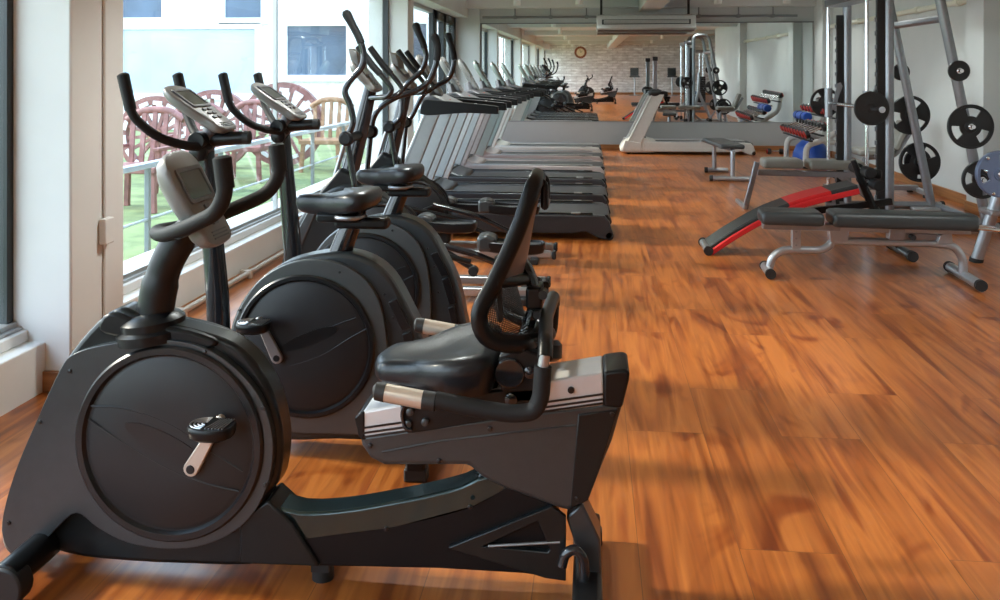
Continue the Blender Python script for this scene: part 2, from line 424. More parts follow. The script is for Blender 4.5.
# ceiling beams
struct(MB().bx(.82, 1.17, YR, 16.1, 2.47, ZC+.01), 'trim_9', 'white_paint', .005)
for i, y in enumerate((8.5, 2.5, -3.5, -9.5)):
    struct(MB().bx(-2.6, XR2, y, y+.25, 2.56, ZC+.01), 'trim_%d' % (10+i), 'white_paint', .005)
struct(MB().bx(-2.5, XR, YB-.32, YB, 2.56, ZC+.01), 'trim_14', 'ceil_paint', .005)
# windows: frame, mullions and panes
def window(i, y0, y1, mull, dark=()):
    fr = MB()
    fr.bx(XG-.03, XG+.03, y0, y1, .265, .30).bx(XG-.03, XG+.03, y0, y1, 2.34, 2.40)
    fr.bx(XG+.03, XG+.055, y0, y1, .265, .28)
    w = struct(fr, 'window_%d' % i, 'frame_alu', .003)
    d = MB(); 
    for y in (y0+.015, y1-.03): d.bx(XG-.022 if i == 3 else XG-.035, XG+.012 if i == 3 else XG+.035, y-.015, y+.03 if y > y1-.1 else y+.015, .265, 2.40)
    d.build('window_jamb', 'frame_dark', w)
    if mull:
        q = MB()
        for y in mull: q.bx(XG-.012, XG+.02, y-.012, y+.012, .30, 2.34)
        q.build('mullion', 'frame_alu', w)
    for y0_, y1_ in zip([y0]+mull, mull+[y1]):
        MB().bx(XG-.004, XG+.004, y0_+.01, y1_-.01, .29, 2.35).build('pane', 'window_glass', w, smooth=False)
window(1, 4.18, 11.0, [7.05])
window(2, 11.35, 14.2, [])
window(3, -3.5, 3.73, [.2])
window(4, -9.8, -3.9, [-6.8])
window(5, -15.9, -10.2, [-13])
# dark-framed terrace door at the end of the window wall
d = struct(MB().bx(XG-.05, XG+.05, 14.2, 14.42, .2, 2.4).bx(XG-.05, XG+.05, 16.2, 16.45, .2, 2.4).bx(XG-.05, XG+.05, 15.1, 15.35, .2, 2.4).bx(XG-.05, XG+.05, 14.2, 16.45, 2.25, 2.4).bx(XG-.05, XG+.05, 14.2, 16.45, .2, .42), 'door_1', 'frame_dark', .005)
MB().bx(XG-.005, XG+.005, 14.42, 15.1, .4, 2.3).bx(XG-.005, XG+.005, 15.35, 16.2, .4, 2.3).build('pane', 'window_glass', d, smooth=False)
MB().tube(fillet([(XG+.05, 15.2, 1.0), (XG+.1, 15.2, 1.0), (XG+.1, 15.2, 1.3), (XG+.05, 15.2, 1.3)], .03), .012).build('door_handle', 'chrome', d)
# mirror on the back wall
MBm = MB().bx(-2.02, XR-.02, -.006, .006, .505, 2.28)
MBm.xf(Matrix.Translation((0, 0, -1.39)))
mi = MBm.build('wall_mirror', 'mirror_glass', smooth=False)
mi.location = (0, YB-.018, 1.39); mi.rotation_euler = (.0028, 0, 0)
tag(mi, 'wall-wide gym mirror above the grey dado at the far end', 'mirror')
fr = MB()
fr.bx(-2.05, -2.02, YB-.04, YB, .49, 2.29).bx(-2.05, XR, YB-.045, YB, 2.28, 2.30).bx(-2.05, XR, YB-.04, YB, .49, .505)
fr.build('mirror_frame', 'pipe_grey', mi, .004)

# AC unit
ac = thing('air_conditioner', (.92, 15.9, 2.12), 'long ceiling-hung air conditioner in front of the top of the mirror', 'air conditioner')
MB().prism([(15.55, 2.15), (15.62, 2.12), (16.2, 2.12), (16.2, 2.36), (15.6, 2.385), (15.55, 2.37)], .08, 1.76, 'x').build('body', 'ac_body', ac, .01)
MB().bx(.17, 1.67, 15.535, 15.56, 2.215, 2.30).build('grille_frame', 'frame_dark', ac, .003)
g = MB()
for k in range(3): g.bx(.20, 1.64, 15.522, 15.537, 2.232+k*.022, 2.246+k*.022)
g.build('louvre', 'ac_body', ac)
MB().bx(.10, 1.74, 15.60, 16.18, 2.105, 2.122).build('drip_tray', 'ac_brown', ac, .003)
for x in (.16, 1.66):
    MB().bx(x-.02, x+.02, 15.8, 15.84, 2.36, ZC-.15).bx(x-.05, x+.05, 15.7, 16.0, 2.38, 2.395).bx(x-.02, x+.02, 15.8, 15.84, 2.5, ZC).build('hanger', 'frame_dark', ac)
# pipes
p = tag(MB().tube([(-2.0, YB-.1, 2.40), (XR-.3, YB-.1, 2.40)], .022).build('wall_pipe', 'pipe_grey'), 'dark pipe running along the back wall just above the mirror', 'pipe')
for x in (-1.4, -.75, -.1, 1.9, 2.6, 3.2): MB().bx(x-.03, x+.03, YB-.14, YB-.0, 2.37, 2.43).bx(x-.012, x+.012, YB-.11, YB-.09, 2.42, 2.56).build('bracket', 'pipe_grey', p, .004)
p = tag(MB().tube([(XR-.05, 9.5, 2.14), (XR-.05, 15.2, 2.14)], .032).build('wall_pipe', 'pipe_cream'), 'cream pipe running high along the right wall', 'pipe')
for y in (10, 11.2, 12.4, 13.6, 14.8): MB().cyl((XR-.05, y-.05, 2.14), (XR-.05, y+.05, 2.14), .042).bx(XR-.05, XR, y-.015, y+.015, 2.12, 2.16).build('coupling', 'pipe_cream', p)
# ceiling spots: white cylinders
def spot(x, y, label, power=60):
    e = thing('ceiling_spotlight', (x, y, 2.53), label, 'ceiling light', 'white cylinder spotlights on the ceiling')
    MB().lathe([(.055, .0), (.062, .0), (.062, .16), (.05, .17), (.05, .19)], (x, y, 2.53), (0, 0, 1), 24).build('housing', 'lamp_white', e)
    MB().lathe([(.0, .006), (.052, .006), (.052, .012), (0, .012)], (x, y, 2.53), (0, 0, 1), 24).build('lens', 'lamp_glow', e)
    l = bpy.data.lights.new('spot_bulb', 'SPOT'); l.energy = power; l.spot_size = math.radians(140); l.spot_blend = .8; l.shadow_soft_size = .12; l.color = (.94, 1, .97)
    o = bpy.data.objects.new('spot_bulb', l); COL.objects.link(o); o.parent = e; o.location = (0, 0, -.02)
for px, nm in ((517, 'first from the left'), (579, 'second from the left'), (718, 'third from the left'), (787, 'fourth from the left')):
    w = onY(px, 6, 15.2)
    spot(w.x, 15.2, 'white cylinder spotlight in the far row above the mirror, ' + nm, 30)
for x, nm in ((-1.42, 'far left'), (-.45, 'left'), (2.2, 'right'), (3.25, 'far right')):
    spot(x, 13.9, 'white cylinder spotlight at the top picture edge, in the second row at %s' % nm, 30)
k = 0
for y, wy in ((9.5, 'over the weights area'), (4.5, 'over the middle of the room'), (-1, 'near the photographer'), (-7, 'well behind the photographer'), (-13, 'by the stone wall')):  # extra rows out of direct view, added to fill the room with light
    for x, wx in ((-1.0, 'window side'), (2.6, 'wall side')):
        spot(x, y, 'added white cylinder fill spotlight %s, %s' % (wy, wx), 190)
# clock on the stone wall
ck = thing('wall_clock', (-.62, YR+.03, 2.28), 'round wooden wall clock on the stone wall, seen in the mirror', 'clock')
MB().lathe([(.0, 0), (.30, 0), (.33, .03), (.30, .06), (.24, .05), (.22, .02), (0, .02)], (-.62, YR, 2.28), (0, 1, 0)).build('rim', 'clock_wood', ck)
MB().lathe([(0, .03), (.215, .03), (.215, .035), (0, .035)], (-.62, YR, 2.28), (0, 1, 0)).build('dial', 'clock_face', ck)
MB().bar((-.62, YR+.04, 2.28), (-.52, YR+.04, 2.36), .01, .02).bar((-.62, YR+.04, 2.28), (-.66, YR+.04, 2.45), .01, .015).build('hand', 'frame_dark', ck)
# white junction box and conduit on the left column
jb = thing('junction_box', (-2.25, 4.0, .62), 'small white electric box on the side of the near column', 'electric box')
MB().bx(-2.27, -2.235, 3.95, 4.03, .60, .72).build('box', 'column_paint', jb, .006)
MB().tube([(-2.262, 3.99, .71), (-2.262, 3.99, 2.7)], .008).tube([(-2.262, 3.99, .61), (-2.262, 3.99, .1)], .008).build('conduit', 'column_paint', jb)
# pipe run along the foot of the parapet
p = tag(MB().tube([(XL+.07, 4.2, .035), (XL+.07, 10.9, .035)], .018).build('floor_conduit', 'champagne'), 'thin metal conduit along the foot of the window parapet', 'pipe')
for y in (4.9, 5.9, 6.9, 7.9, 8.9, 9.9): MB().bx(XL+.015, XL+.1, y-.02, y+.02, .0, .06).build('clip', 'champagne', p, .005)

# ============================================================ OUTSIDE
struct(MB().bx(-26, -2.8, -20, 34, -.35, -.2), 'ground_outside', 'turf')
rl = thing('terrace_railing', (-3.6, 8, -.2), 'pale metal railing on grey posts outside the window', 'railing')
MB().bx(-3.64, -3.56, 1.0, 24, .62, .665).build('handrail', 'rail_blue', rl, .006)
MB().tube([(-3.6, 1, .2), (-3.6, 24, .2)], .012).build('lower_rail', 'rail_blue', rl)
for k in range(16): MB().bx(-3.62, -3.58, 1.2+k*1.45-.02, 1.2+k*1.45+.02, -.2, .63).build('post', 'rail_post', rl, .003)
# white house with large windows across the terrace
hs = thing('white_house', (-9, 24.2, -.2), 'white building with large blue windows across the terrace', 'building')
MB().bx(-24, -4.6, 24, 30, -.2, 6.0).build('wall', 'facade', hs)
def fwin(x0, x1, z0, z1, m, y=24.0):
    f = MB().bx(x0-.18, x1+.18, y-.10, y+.02, z0-.18, z0).bx(x0-.18, x1+.18, y-.10, y+.02, z1, z1+.18).bx(x0-.18, x0, y-.10, y+.02, z0, z1).bx(x1, x1+.18, y-.10, y+.02, z0, z1).build('window_frame', 'facade', hs, .01)
    MB().bx(x0, x1, y-.03, y+.01, z0, z1).build('window_pane', m, f)
a = onY(124, 150, 24); b = onY(256, 29, 24); fwin(a.x, b.x, .8, b.z, 'facade_sky_reflection')
a = onY(288, 75, 24); b = onY(347, 26, 24); fwin(a.x, b.x, a.z, b.z, 'facade_glass')
a = onY(118, 18, 24); b = onY(163, -8, 24); fwin(a.x-3, b.x, a.z, b.z+1, 'facade_glass')
a = onY(226, 18, 24); b = onY(262, -8, 24); fwin(a.x, b.x, a.z, b.z+1, 'facade_glass')
a = onY(413, 68, 24); b = onY(427, 24, 24); fwin(a.x-.3, b.x, a.z, b.z, 'facade_glass')
# arched garden wheels and seats on the terrace
def wheel(px, Y, R, label, tilt=0):
    w = onZ(px, 200, -.2); x = onY(px, 72, Y).x; zc = -.2+R*.98
    e = thing('garden_arch', (x, Y, -.2), label, 'garden arch', 'rose-coloured arches on the terrace')
    MB().holed(circ2(x, zc, R, 48), [circ2(x, zc, R*.78, 48)], Y-.06, Y+.06).build('rim', 'rose_wood', e)
    q = MB()
    for k in range(14):
        a = 2*PI*k/14; c, s_ = math.cos(a), math.sin(a)
        q.bar((x+c*R*.83, Y-.07, zc+s_*R*.83), (x+math.cos(a+.28)*R*.83, Y-.07, zc+math.sin(a+.28)*R*.83), .02, .06, (c, 0, s_))
    q.build('band', 'white_band', e)
    q = MB()
    for k in range(8):
        a = PI*k/8+.1; q.bar((x-math.cos(a)*R*.8, Y, zc-math.sin(a)*R*.8), (x+math.cos(a)*R*.8, Y, zc+math.sin(a)*R*.8), .05, .05, (0, 1, 0))
    q.build('spoke', 'rose_wood', e)
    MB().lathe([(0, -.1), (R*.16, -.1), (R*.16, .1), (0, .1)], (x, Y, zc), (0, 1, 0), 20).build('hub', 'ochre_wood', e)
wheel(157, 13.5, .62, 'rose wooden arch behind the nearest bike handlebars, leftmost of the terrace arches')
wheel(215, 14.5, .66, 'rose wooden arch outside, middle of the terrace arches')
wheel(283, 15.0, .72, 'rose wooden arch outside by the glass joint, rightmost of the terrace arches')
def gseat(px, Y, label, m='ochre_wood', g='wooden garden chairs on the terrace'):
    x = onY(px, 72, Y).x
    e = thing('garden_chair', (x, Y, -.2), label, 'chair', g)
    for dx in (-.28, .28):
        for dy in (-.25, .25): MB().bar((x+dx*1.1, Y+dy*1.1, -.2), (x+dx, Y+dy, .28), .06, .06, (0, 1, 0)).build('leg', m, e, .005)
    MB().bx(x-.34, x+.34, Y-.32, Y+.32, .25, .32).build('seat', m, e, .01)
    q = MB()
    for k in range(5): q.bar((x-.26+.13*k, Y+.28, .3), (x-.28+.14*k, Y+.38, .85+.08*math.sin(PI*k/4)), .06, .03, (0, 1, 0))
    q.tube(spline([(x-.36, Y+.38, .82), (x-.15, Y+.4, .93), (x+.15, Y+.4, .93), (x+.36, Y+.38, .82)]), .045)
    q.build('backrest', m, e, .005)
    for dx in (-.34, .34): MB().bx(x+dx-.04, x+dx+.04, Y-.3, Y+.32, .5, .54).bx(x+dx-.025, x+dx+.025, Y-.26, Y-.2, .3, .5).build('armrest', m, e, .006)
gseat(325, 14.2, 'ochre wooden garden chair outside, just left of the first elliptical mast')
gseat(246, 12.8, 'rosy wooden garden chair outside, seen past the second bike post', 'rose_wood')
gseat(187, 11.6, 'rosy wooden garden chair outside, seen behind the grey bike console', 'rose_wood')
gseat(140, 10.0, 'rosy wooden garden chair outside, nearest the column', 'rose_wood')
# ============================================================ shared machine pieces
def console(par, top, bot, Yc, w, th, shell='console_shell', scr='screen', part='console', buttons=6, taper=.8, scr_span=(.16, .50)):
    """slanted display: top/bot are (x,z) of the upper and lower end of its face; face turned to +x"""
    T = Vector((top[0], Yc, top[1])); B = Vector((bot[0], Yc, bot[1])); s = (B-T); L = s.length; s.normalize()
    n = Vector((-s.z, 0, s.x)); 
    if n.x < 0: n = -n
    y = Vector((0, 1, 0)); Mx = Matrix((y, s, n)).transposed().to_4x4(); Mx.translation = T
    def rr(w0, w1, l0, l1, r=.02):
        pts = fillet([(-w0, l0, 0), (w0, l0, 0), (w1, l1, 0), (-w1, l1, 0)], r, 4, True); return [(p.x, p.y) for p in pts]
    hw = w/2
    sh = MB()
    o = spl2([(-hw*.72, 0), (0, -.012), (hw*.72, 0), (hw, L*.16), (hw*.98, L*.45), (hw*taper, L*.72), (hw*taper*.92, L*.96), (0, L*1.01), (-hw*taper*.92, L*.96), (-hw*taper, L*.72), (-hw*.98, L*.45), (-hw, L*.16)], 4)
    sh.rings([[(p[0]*k, (p[1]-L/2)*k+L/2, z) for p in o] for k, z in ((.78, -th), (.94, -th*.7), (1, -th*.3), (.985, -.004), (.93, 0))])
    sh.xf(Mx); c = sh.build(part, shell, par, sharp=50)
    sc = MB().prism(rr(hw*.66, hw*.66, L*scr_span[0], L*scr_span[1], .01), -.002, .004, 'z').xf(Mx).build('screen', scr, c, .002)
    bz = MB().holed(rr(hw*.76, hw*.76, L*(scr_span[0]-.04), L*(scr_span[1]+.04), .012), [rr(hw*.66, hw*.66, L*scr_span[0], L*scr_span[1], .01)], -.002, .006, 'z').xf(Mx).build('screen_bezel', 'console_dark', c)
    l0 = L*(scr_span[1]+.10); rows = 3
    for i in range(buttons):
        r_, q = divmod(i, max(1, buttons//rows)); k = buttons//rows
        x = (q-(k-1)/2)*hw*.42; l = l0+r_*L*.09
        MB().prism(rr(hw*.14, hw*.14, l-L*.022, l+L*.022, .004), -.002, .006, 'z').xf(Matrix(Mx) @ Matrix.Translation((x, 0, 0))).build('button', 'button', c)
    g = MB()
    for k in range(3): g.prism([(-hw*.45, L*(.86+.035*k)), (hw*.45, L*(.86+.035*k)), (hw*.45, L*(.875+.035*k)), (-hw*.45, L*(.875+.035*k))], -.002, .003, 'z')
    g.xf(Mx).build('speaker_slot', 'console_dark', c)
    return c
def screw(px, py, Y, par, r=.006):
    p = onY(px, py, Y); MB().lathe([(r, .004), (r, -.003), (r*.5, -.004)], p, (0, 1, 0), 12).build('bolt', 'groove_black', par)
def pedal(par, hub, ped, Yf, s=-1, name='crank', m='champagne'):
    """crank arm from hub (x,z) to pedal (x,z) on plane Yf, foot plate outward (s=-1 near side)"""
    H = Vector((hub[0], Yf+s*.02, hub[1])); P = Vector((ped[0], Yf+s*.03, ped[1]))
    d = (P-H).normalized()
    q = MB(); n = 14; w = Vector((0, 1, 0)).cross(d)
    ring = lambda y: [H+w*.021*math.cos(a)+d*.021*math.sin(a)+Vector((0, y, 0)) for a in [PI+PI*k/7 for k in range(8)]] + [P+w*.012*math.cos(a)+d*.012*math.sin(a)+Vector((0, y, 0)) for a in [PI*k/7 for k in range(8)]]
    q.rings([ring(-.009), ring(.009)]); c = q.build(name, m, par, .003)
    MB().lathe([(0, -.012), (.011, -.012), (.013, -.008), (.013, .02)], H+Vector((0, 0 if s < 0 else 0, 0)), (0, -s if s < 0 else 1, 0) if s < 0 else (0, -1, 0), 16).build('crank_bolt', 'groove_black', c)
    # foot plate: rounded oval along x with straps
    cy = Yf+s*.085; o = [(P.x+(.062*math.copysign(abs(math.cos(a))**.8, math.cos(a))), cy+.048*math.copysign(abs(math.sin(a))**.8, math.sin(a))) for a in [2*PI*k/32 for k in range(32)]]
    z = P.z
    f = MB().rings([[(P.x+(x-P.x)*k, cy+(y-cy)*k, z+h) for x, y in o] for k, h in ((.7, -.028), (.93, -.02), (1, -.006), (1, .004), (.95, .008))]).build('pedal', 'black_plastic', c)
    r = MB()
    for k in range(4): r.tube([(P.x-.014-.0*k+math.cos(a)*(.012+.010*k), cy+math.sin(a)*(.010+.009*k), z+.010) for a in [PI/2+PI*j/12 for j in range(13)]], .0022, 6)
    for k in range(6): r.tube([(P.x-.004+k*.009, cy-.034, z+.010), (P.x+.012+k*.007, cy+.034, z+.010)], .0018, 6)
    r.build('tread_rib', 'steel_light', f)
    MB().cyl((P.x, Yf+s*.02, z-.006), (P.x, cy, z-.006), .012).build('spindle', 'black_plastic', c)
    return c

# ============================================================ RECUMBENT BIKE (foreground)
YN = 2.36; YC = 2.43; YF = 2.50
rb = thing('recumbent_bike', (-.75, YC, 0), 'dark grey recumbent exercise bike with mesh backrest in the foreground', 'exercise bike')
X = lambda pts, Y=YN: xz(pts, Y)
core = X([(22, 556), (6, 545), (5, 515), (19, 470), (41, 418), (66, 362), (98, 322), (122, 307), (142, 314), (168, 322), (200, 330), (234, 342), (258, 364), (276, 398), (284, 440), (280, 478), (268, 500), (292, 522), (268, 560), (180, 562), (100, 557), (66, 551), (45, 545)], 2.40)
MB().prism(spl2(core, 4), YN+.025, YF-.025).build('shroud', 'fairing', rb, .018, seg=3)
sh = [(20, 556), (6, 546), (2, 522), (14, 475), (36, 422), (60, 370), (74, 354), (105, 345), (150, 340), (192, 344), (226, 361), (256, 392), (271, 430), (271, 470), (258, 506), (236, 530), (205, 545), (168, 549), (128, 543), (98, 528), (76, 513), (55, 530), (36, 550)]
near = spl2(X(sh), 4)
cx, cz = X([(169, 443)])[0]; RD = .262
for nm, y0, y1, ch in (('side_shell', YN, YN+.045, -1), ('side_shell', YF, YF-.045, 1)):
    s_ = MB().holed(near, [circ2(cx, cz, .242, 56)], y0, y1).build(nm, 'gun_shell', rb, .010, seg=3)
    MB().lathe([(.262, -.001), (.268, -.006), (.262, -.012), (.246, -.012), (.236, .004), (.236, .02)], (cx, y0, cz), (0, -ch, 0), 72).build('cover_ring', 'groove_black', s_, sharp=25)
    dd = MB().lathe([(0, -.010), (.10, -.010), (.225, -.006), (.236, -.001), (.238, .01), (.0, .012)], (cx, y0, cz), (0, -ch, 0), 72).build('disc_cover', 'disc_cover', s_, sharp=25)
    if ch < 0:
        P = lambda a, b: onY(a, b, YN)
        # recessed oval and moulded creases on the cover
        c0 = P(167, 443); 
        def oval(c, rx, rz, ang, n=36): return [(c.x+rx*math.cos(t)*math.cos(ang)-rz*math.sin(t)*math.sin(ang), c.z+rx*math.cos(t)*math.sin(ang)+rz*math.sin(t)*math.cos(ang)) for t in [2*PI*k/n for k in range(n)]]
        MB().prism(oval(c0, .125, .030, -.42), YN-.0115, YN-.005).build('crank_recess', 'groove_black', dd)
        for pts in ([(93, 405), (130, 408), (175, 425), (215, 452), (244, 470)], [(90, 418), (120, 438), (160, 462), (200, 480), (240, 490)]):
            MB().tube(spline([P(*q)+Vector((0, -.008, 0)) for q in pts], 5), .0028, 6).build('crease', 'disc_cover', dd)
for q in [(37, 376+46), (67, 371), (202, 352), (260, 408), (262, 485), (6, 523), (150, 344)]: screw(q[0]+3, q[1], YN, rb)
h = X([(195, 465)])[0]; pp = X([(225, 415)])[0]
MB().cyl((h[0], YN-.03, h[1]), (h[0], YF+.03, h[1]), .012).build('crank_axle', 'steel', rb)
pedal(rb, h, pp, YN, -1); pedal(rb, h, (2*h[0]-pp[0], 2*h[1]-pp[1]), YF, 1)
# front stabiliser
fp = onY(8, 561, 2.22)
MB().cyl((fp.x, 2.2, .075), (fp.x, 2.66, .075), .042).build('front_stabilizer', 'black_plastic', rb, .006)
for y in (2.19, 2.61): MB().cyl((fp.x, y, .055), (fp.x, y+.06, .055), .055).build('stabilizer_foot', 'rubber', rb, .006)
# frame: teal spine, black keel, brace
MB().prism(spl2(X([(255, 500), (300, 510), (345, 508), (393, 500), (432, 492), (462, 484), (486, 474), (508, 484), (474, 507), (393, 527), (300, 539), (262, 538)], 2.40), 3), 2.385, 2.475).build('spine_beam', 'teal_beam', rb, .018, seg=4)
MB().prism(X([(262, 545), (262, 532), (300, 537), (393, 525), (472, 504), (510, 484), (556, 505), (563, 560), (563, 580), (524, 574), (440, 569), (300, 566), (262, 563)], 2.385), 2.385, 2.475).build('keel', 'keel_black', rb, .006)
MB().holed(X([(448, 547), (552, 505), (566, 516), (566, 580), (545, 577)], 2.375), [X([(484, 545), (538, 520), (550, 548), (548, 551)], 2.375)], 2.368, 2.385).build('brace', 'fairing', rb, .003)
MB().tube([onY(488, 546, 2.37), onY(560, 542, 2.37)], .004, 8).build('brace_trim', 'steel', rb)
MB().prism(X([(240, 520), (268, 500), (292, 522), (320, 566), (240, 563)], 2.375), 2.37, 2.49).build('lower_fairing', 'fairing', rb, .006)
# rear body and seat rail
body = X([(359, 436), (366, 434), (480, 418), (603, 402), (623, 404), (612, 442), (599, 474), (588, 503), (568, 512), (553, 507), (506, 490), (482, 478), (468, 466), (384, 466), (370, 459), (361, 446)])
MB().prism(body, YN, YF).build('rear_body', 'gun_shell', rb, .014, seg=3)
MB().tube([onY(382, 452, YN-.0), onY(440, 441, YN-.0), onY(585, 424, YN-.0)], .003, 6).build('crease', 'gun_shell', rb)
MB().prism(X([(578, 414), (618, 409), (600, 468), (588, 500), (570, 508)]), YN-.004, YN+.004).build('side_panel', 'fairing', rb, .003)
for q in [(370, 446), (490, 429), (439, 461), (612, 414), (577, 498), (470, 507)]: screw(q[0], q[1], YN-.003, rb)
for q in [(302, 540), (386, 529)]: screw(q[0], q[1], 2.384, rb)
MB().prism(X([(359, 417), (363, 411), (400, 404), (603, 372), (604, 405), (480, 421), (366, 438), (360, 434)]), YN-.004, YF+.004).build('seat_rail', 'silver_rail', rb, .006, seg=3)
for a, b in (((362, 428), (603, 394)), ((363, 433), (603, 399)), ((363, 437), (603, 403))):
    MB().bar(onY(*a, YN-.005), onY(*b, YN-.005), .005, .005).build('rail_groove', 'groove_black', rb)
MB().prism(X([(355, 417), (361, 411), (365, 411), (365, 440), (359, 436)]), YN-.008, YF+.008).build('rail_end_cap', 'black_plastic', rb, .004)
MB().prism(X([(603, 371), (624, 368), (630, 371), (629, 380), (622, 408), (603, 406)]), YN-.008, YF+.008).build('rail_end_cap', 'black_plastic', rb, .010, seg=3)
screw(571, 390, YN-.006, rb, .009)
# rear leg and stabiliser
MB().prism(X([(566, 518), (582, 503), (600, 540), (603, 610), (586, 622), (580, 560)], 2.38), 2.38, 2.48).build('rear_leg', 'gun_shell', rb, .006)
r0 = onY(590, 600, 2.40)
MB().bx(r0.x-.045, r0.x+.03, 2.15, 2.71, .03, .085).build('rear_stabilizer', 'black_plastic', rb, .012)
for y in (2.17, 2.66): MB().bx(r0.x-.05, r0.x+.035, y, y+.045, .0, .05).build('stabilizer_foot', 'rubber', rb, .008)
MB().tube(spline([onY(562, 566, 2.34), onY(566, 554, 2.34), onY(576, 550, 2.34), onY(584, 562, 2.34), onY(584, 590, 2.34)], 5), .013).build('lift_handle', 'gloss_black', rb)
kn = onY(322, 571, 2.42); MB().bx(kn.x-.025, kn.x+.025, 2.40, 2.46, .03, .10).cyl((kn.x, 2.43, 0), (kn.x, 2.43, .04), .03).build('levelling_foot', 'rubber', rb)
# handlebar column
col = [onY(154, 326, 2.43), onY(158, 295, 2.43), onY(166, 265, 2.43), onY(181, 238, 2.43), onY(196, 222, 2.43), onY(202, 214, 2.43)]
MB().tube(spline(col, 5), [.052]*8+[.047]*8+[.040]*10, 20, flat=.8, up=(0, 1, 0)).build('column', 'black_plastic', rb)
c0 = onY(153, 322, 2.43)
MB().lathe([(.055, .03), (.075, .02), (.088, .008), (.088, -.012), (.10, -.02), (.10, -.045), (.07, -.05)], c0, (-.12, 0, 1), 36).build('column_collar', 'black_plastic', rb)
MB().prism(spl2(X([(118, 308), (150, 318), (195, 326), (225, 338), (200, 346), (140, 335), (108, 326)], 2.42), 3), 2.37, 2.49).build('top_cover', 'black_plastic', rb, .01)
hb = lambda s: [Vector((onY(222, 158, 2.22).x, 2.42+s*.2, onY(222, 158, 2.22).z)), Vector((onY(226, 190, 2.22).x, 2.42+s*.2, onY(226, 192, 2.22).z)), Vector((onY(216, 213, 2.23).x, 2.42+s*.185, onY(216, 213, 2.23).z)), Vector((onY(190, 226, 2.28).x, 2.42+s*.14, onY(190, 226, 2.28).z)), Vector((onY(163, 236, 2.34).x, 2.42+s*.075, onY(163, 236, 2.34).z))]
mid = Vector((onY(160, 238, 2.42).x-.02, 2.42, onY(160, 236, 2.36).z))
pts = fillet(hb(-1)+[mid]+hb(1)[::-1], .06, 5)
MB().tube(pts, .021, 14).build('handlebar', 'grip_foam', rb)
for s in (-1, 1):
    p = hb(s); MB().tube([p[0]+Vector((-.001, 0, .006)), p[0], p[0].lerp(p[1], .9)], [.014, .0245, .0235], 14).build('hand_grip', 'grip_foam', rb)
t = onY(180, 153, 2.43); b = onY(226, 241, 2.43)
console(rb, (t.x, t.z), (b.x, b.z), 2.42, .20, .055, buttons=3, scr_span=(.2, .5))
MB().tube([onY(196, 224, 2.43), onY(199, 212, 2.43)], .035, 14).build('console_bracket', 'console_dark', rb)
MB().cyl((mid.x+.13, 2.30, onY(218, 226, 2.4).z), (mid.x+.13, 2.54, onY(218, 226, 2.4).z), .02).build('bar_clamp', 'black_plastic', rb)
# seat
ss = [(-.03, -.085), (.02, -.105), (.07, -.125), (.12, -.165), (.17, -.19), (.23, -.19), (.275, -.165), (.29, -.10), (.29, .10), (.275, .165), (.23, .19), (.17, .19), (.12, .165), (.07, .125), (.02, .105), (-.03, .085), (-.055, .0)]
s0 = onY(374, 372, 2.27)
def seat_h(x, y):
    r = abs(y)/.2
    t = max(0, min(1, (x+.02)/.30)); return .014*r*r + .040*t*t*(3-2*t) - .012
outl = spl2(ss, 4)
SM = MB(); c_ = (.12, 0)
prof = [(.80, -.062), (.96, -.052), (1.0, -.035), (1.0, -.015), (.97, .0), (.90, .010), (.75, .012), (.5, .008), (.25, .004), (.02, .002)]
SX = onY(378, 362, 2.45).x+.05; SZ = .625
SM.rings([[(SX+c_[0]+(x-c_[0])*k, 2.45+y*k, SZ+h+(seat_h(c_[0]+(x-c_[0])*k, y*k) if h > -.05 else .0)) for x, y in outl] for k, h in prof])
SM.build('seat', 'vinyl', rb, sharp=60)
MB().bx(SX+.02, SX+.30, 2.36, 2.54, SZ-.10, SZ-.06).build('seat_pan', 'matte_black', rb, .01)
# carriage on the rail
MB().prism(X([(400, 404), (420, 398), (540, 388), (540, 412), (470, 424), (436, 430), (408, 434), (402, 428)], 2.33), 2.33, 2.35).build('carriage', 'black_plastic', rb, .004)
MB().prism(X([(405, 412), (420, 396), (540, 380), (540, 398), (470, 408), (436, 412)], 2.42), 2.35, 2.52).build('carriage_base', 'black_plastic', rb, .006)
for q in [(408, 424), (425, 422), (410, 412)]:
    p = onY(*q, 2.325); MB().lathe([(.010, .004), (.010, -.004), (.005, -.006)], p, (0, 1, 0), 14).build('bolt', 'gun_shell', rb)
hx = onY(406, 415, 2.32); MB().tube(spline([onY(404, 406, 2.32), onY(402, 416, 2.32), onY(406, 428, 2.32), onY(412, 430, 2.32)], 4), .005, 8).build('seat_lever', 'gloss_black', rb)
# seat back pivot
pv = onY(520, 362, 2.42)
MB().cyl((pv.x-.02, 2.32, pv.z), (pv.x-.02, 2.56, pv.z), .040).build('pivot_housing', 'gloss_black', rb, .004)
MB().prism(X([(500, 352), (520, 345), (545, 352), (548, 385), (535, 398), (508, 400), (498, 375)], 2.36), 2.33, 2.37).build('pivot_plate', 'black_plastic', rb, .006)
for q in [(513, 371), (511, 399), (530, 372)]:
    p = onY(*q, 2.33); MB().lathe([(.016, .004), (.016, -.006), (.008, -.010)], p, (0, 1, 0), 20).build('pivot_cap', 'gloss_black', rb)
MB().lathe([(0, .03), (.05, .028), (.062, .015), (.062, -.02), (.045, -.03), (0, -.03)], (onY(540, 358, 2.52).x, 2.54, onY(540, 352, 2.52).z), (0, .25, 1), 28).build('pivot_cover', 'black_plastic', rb)
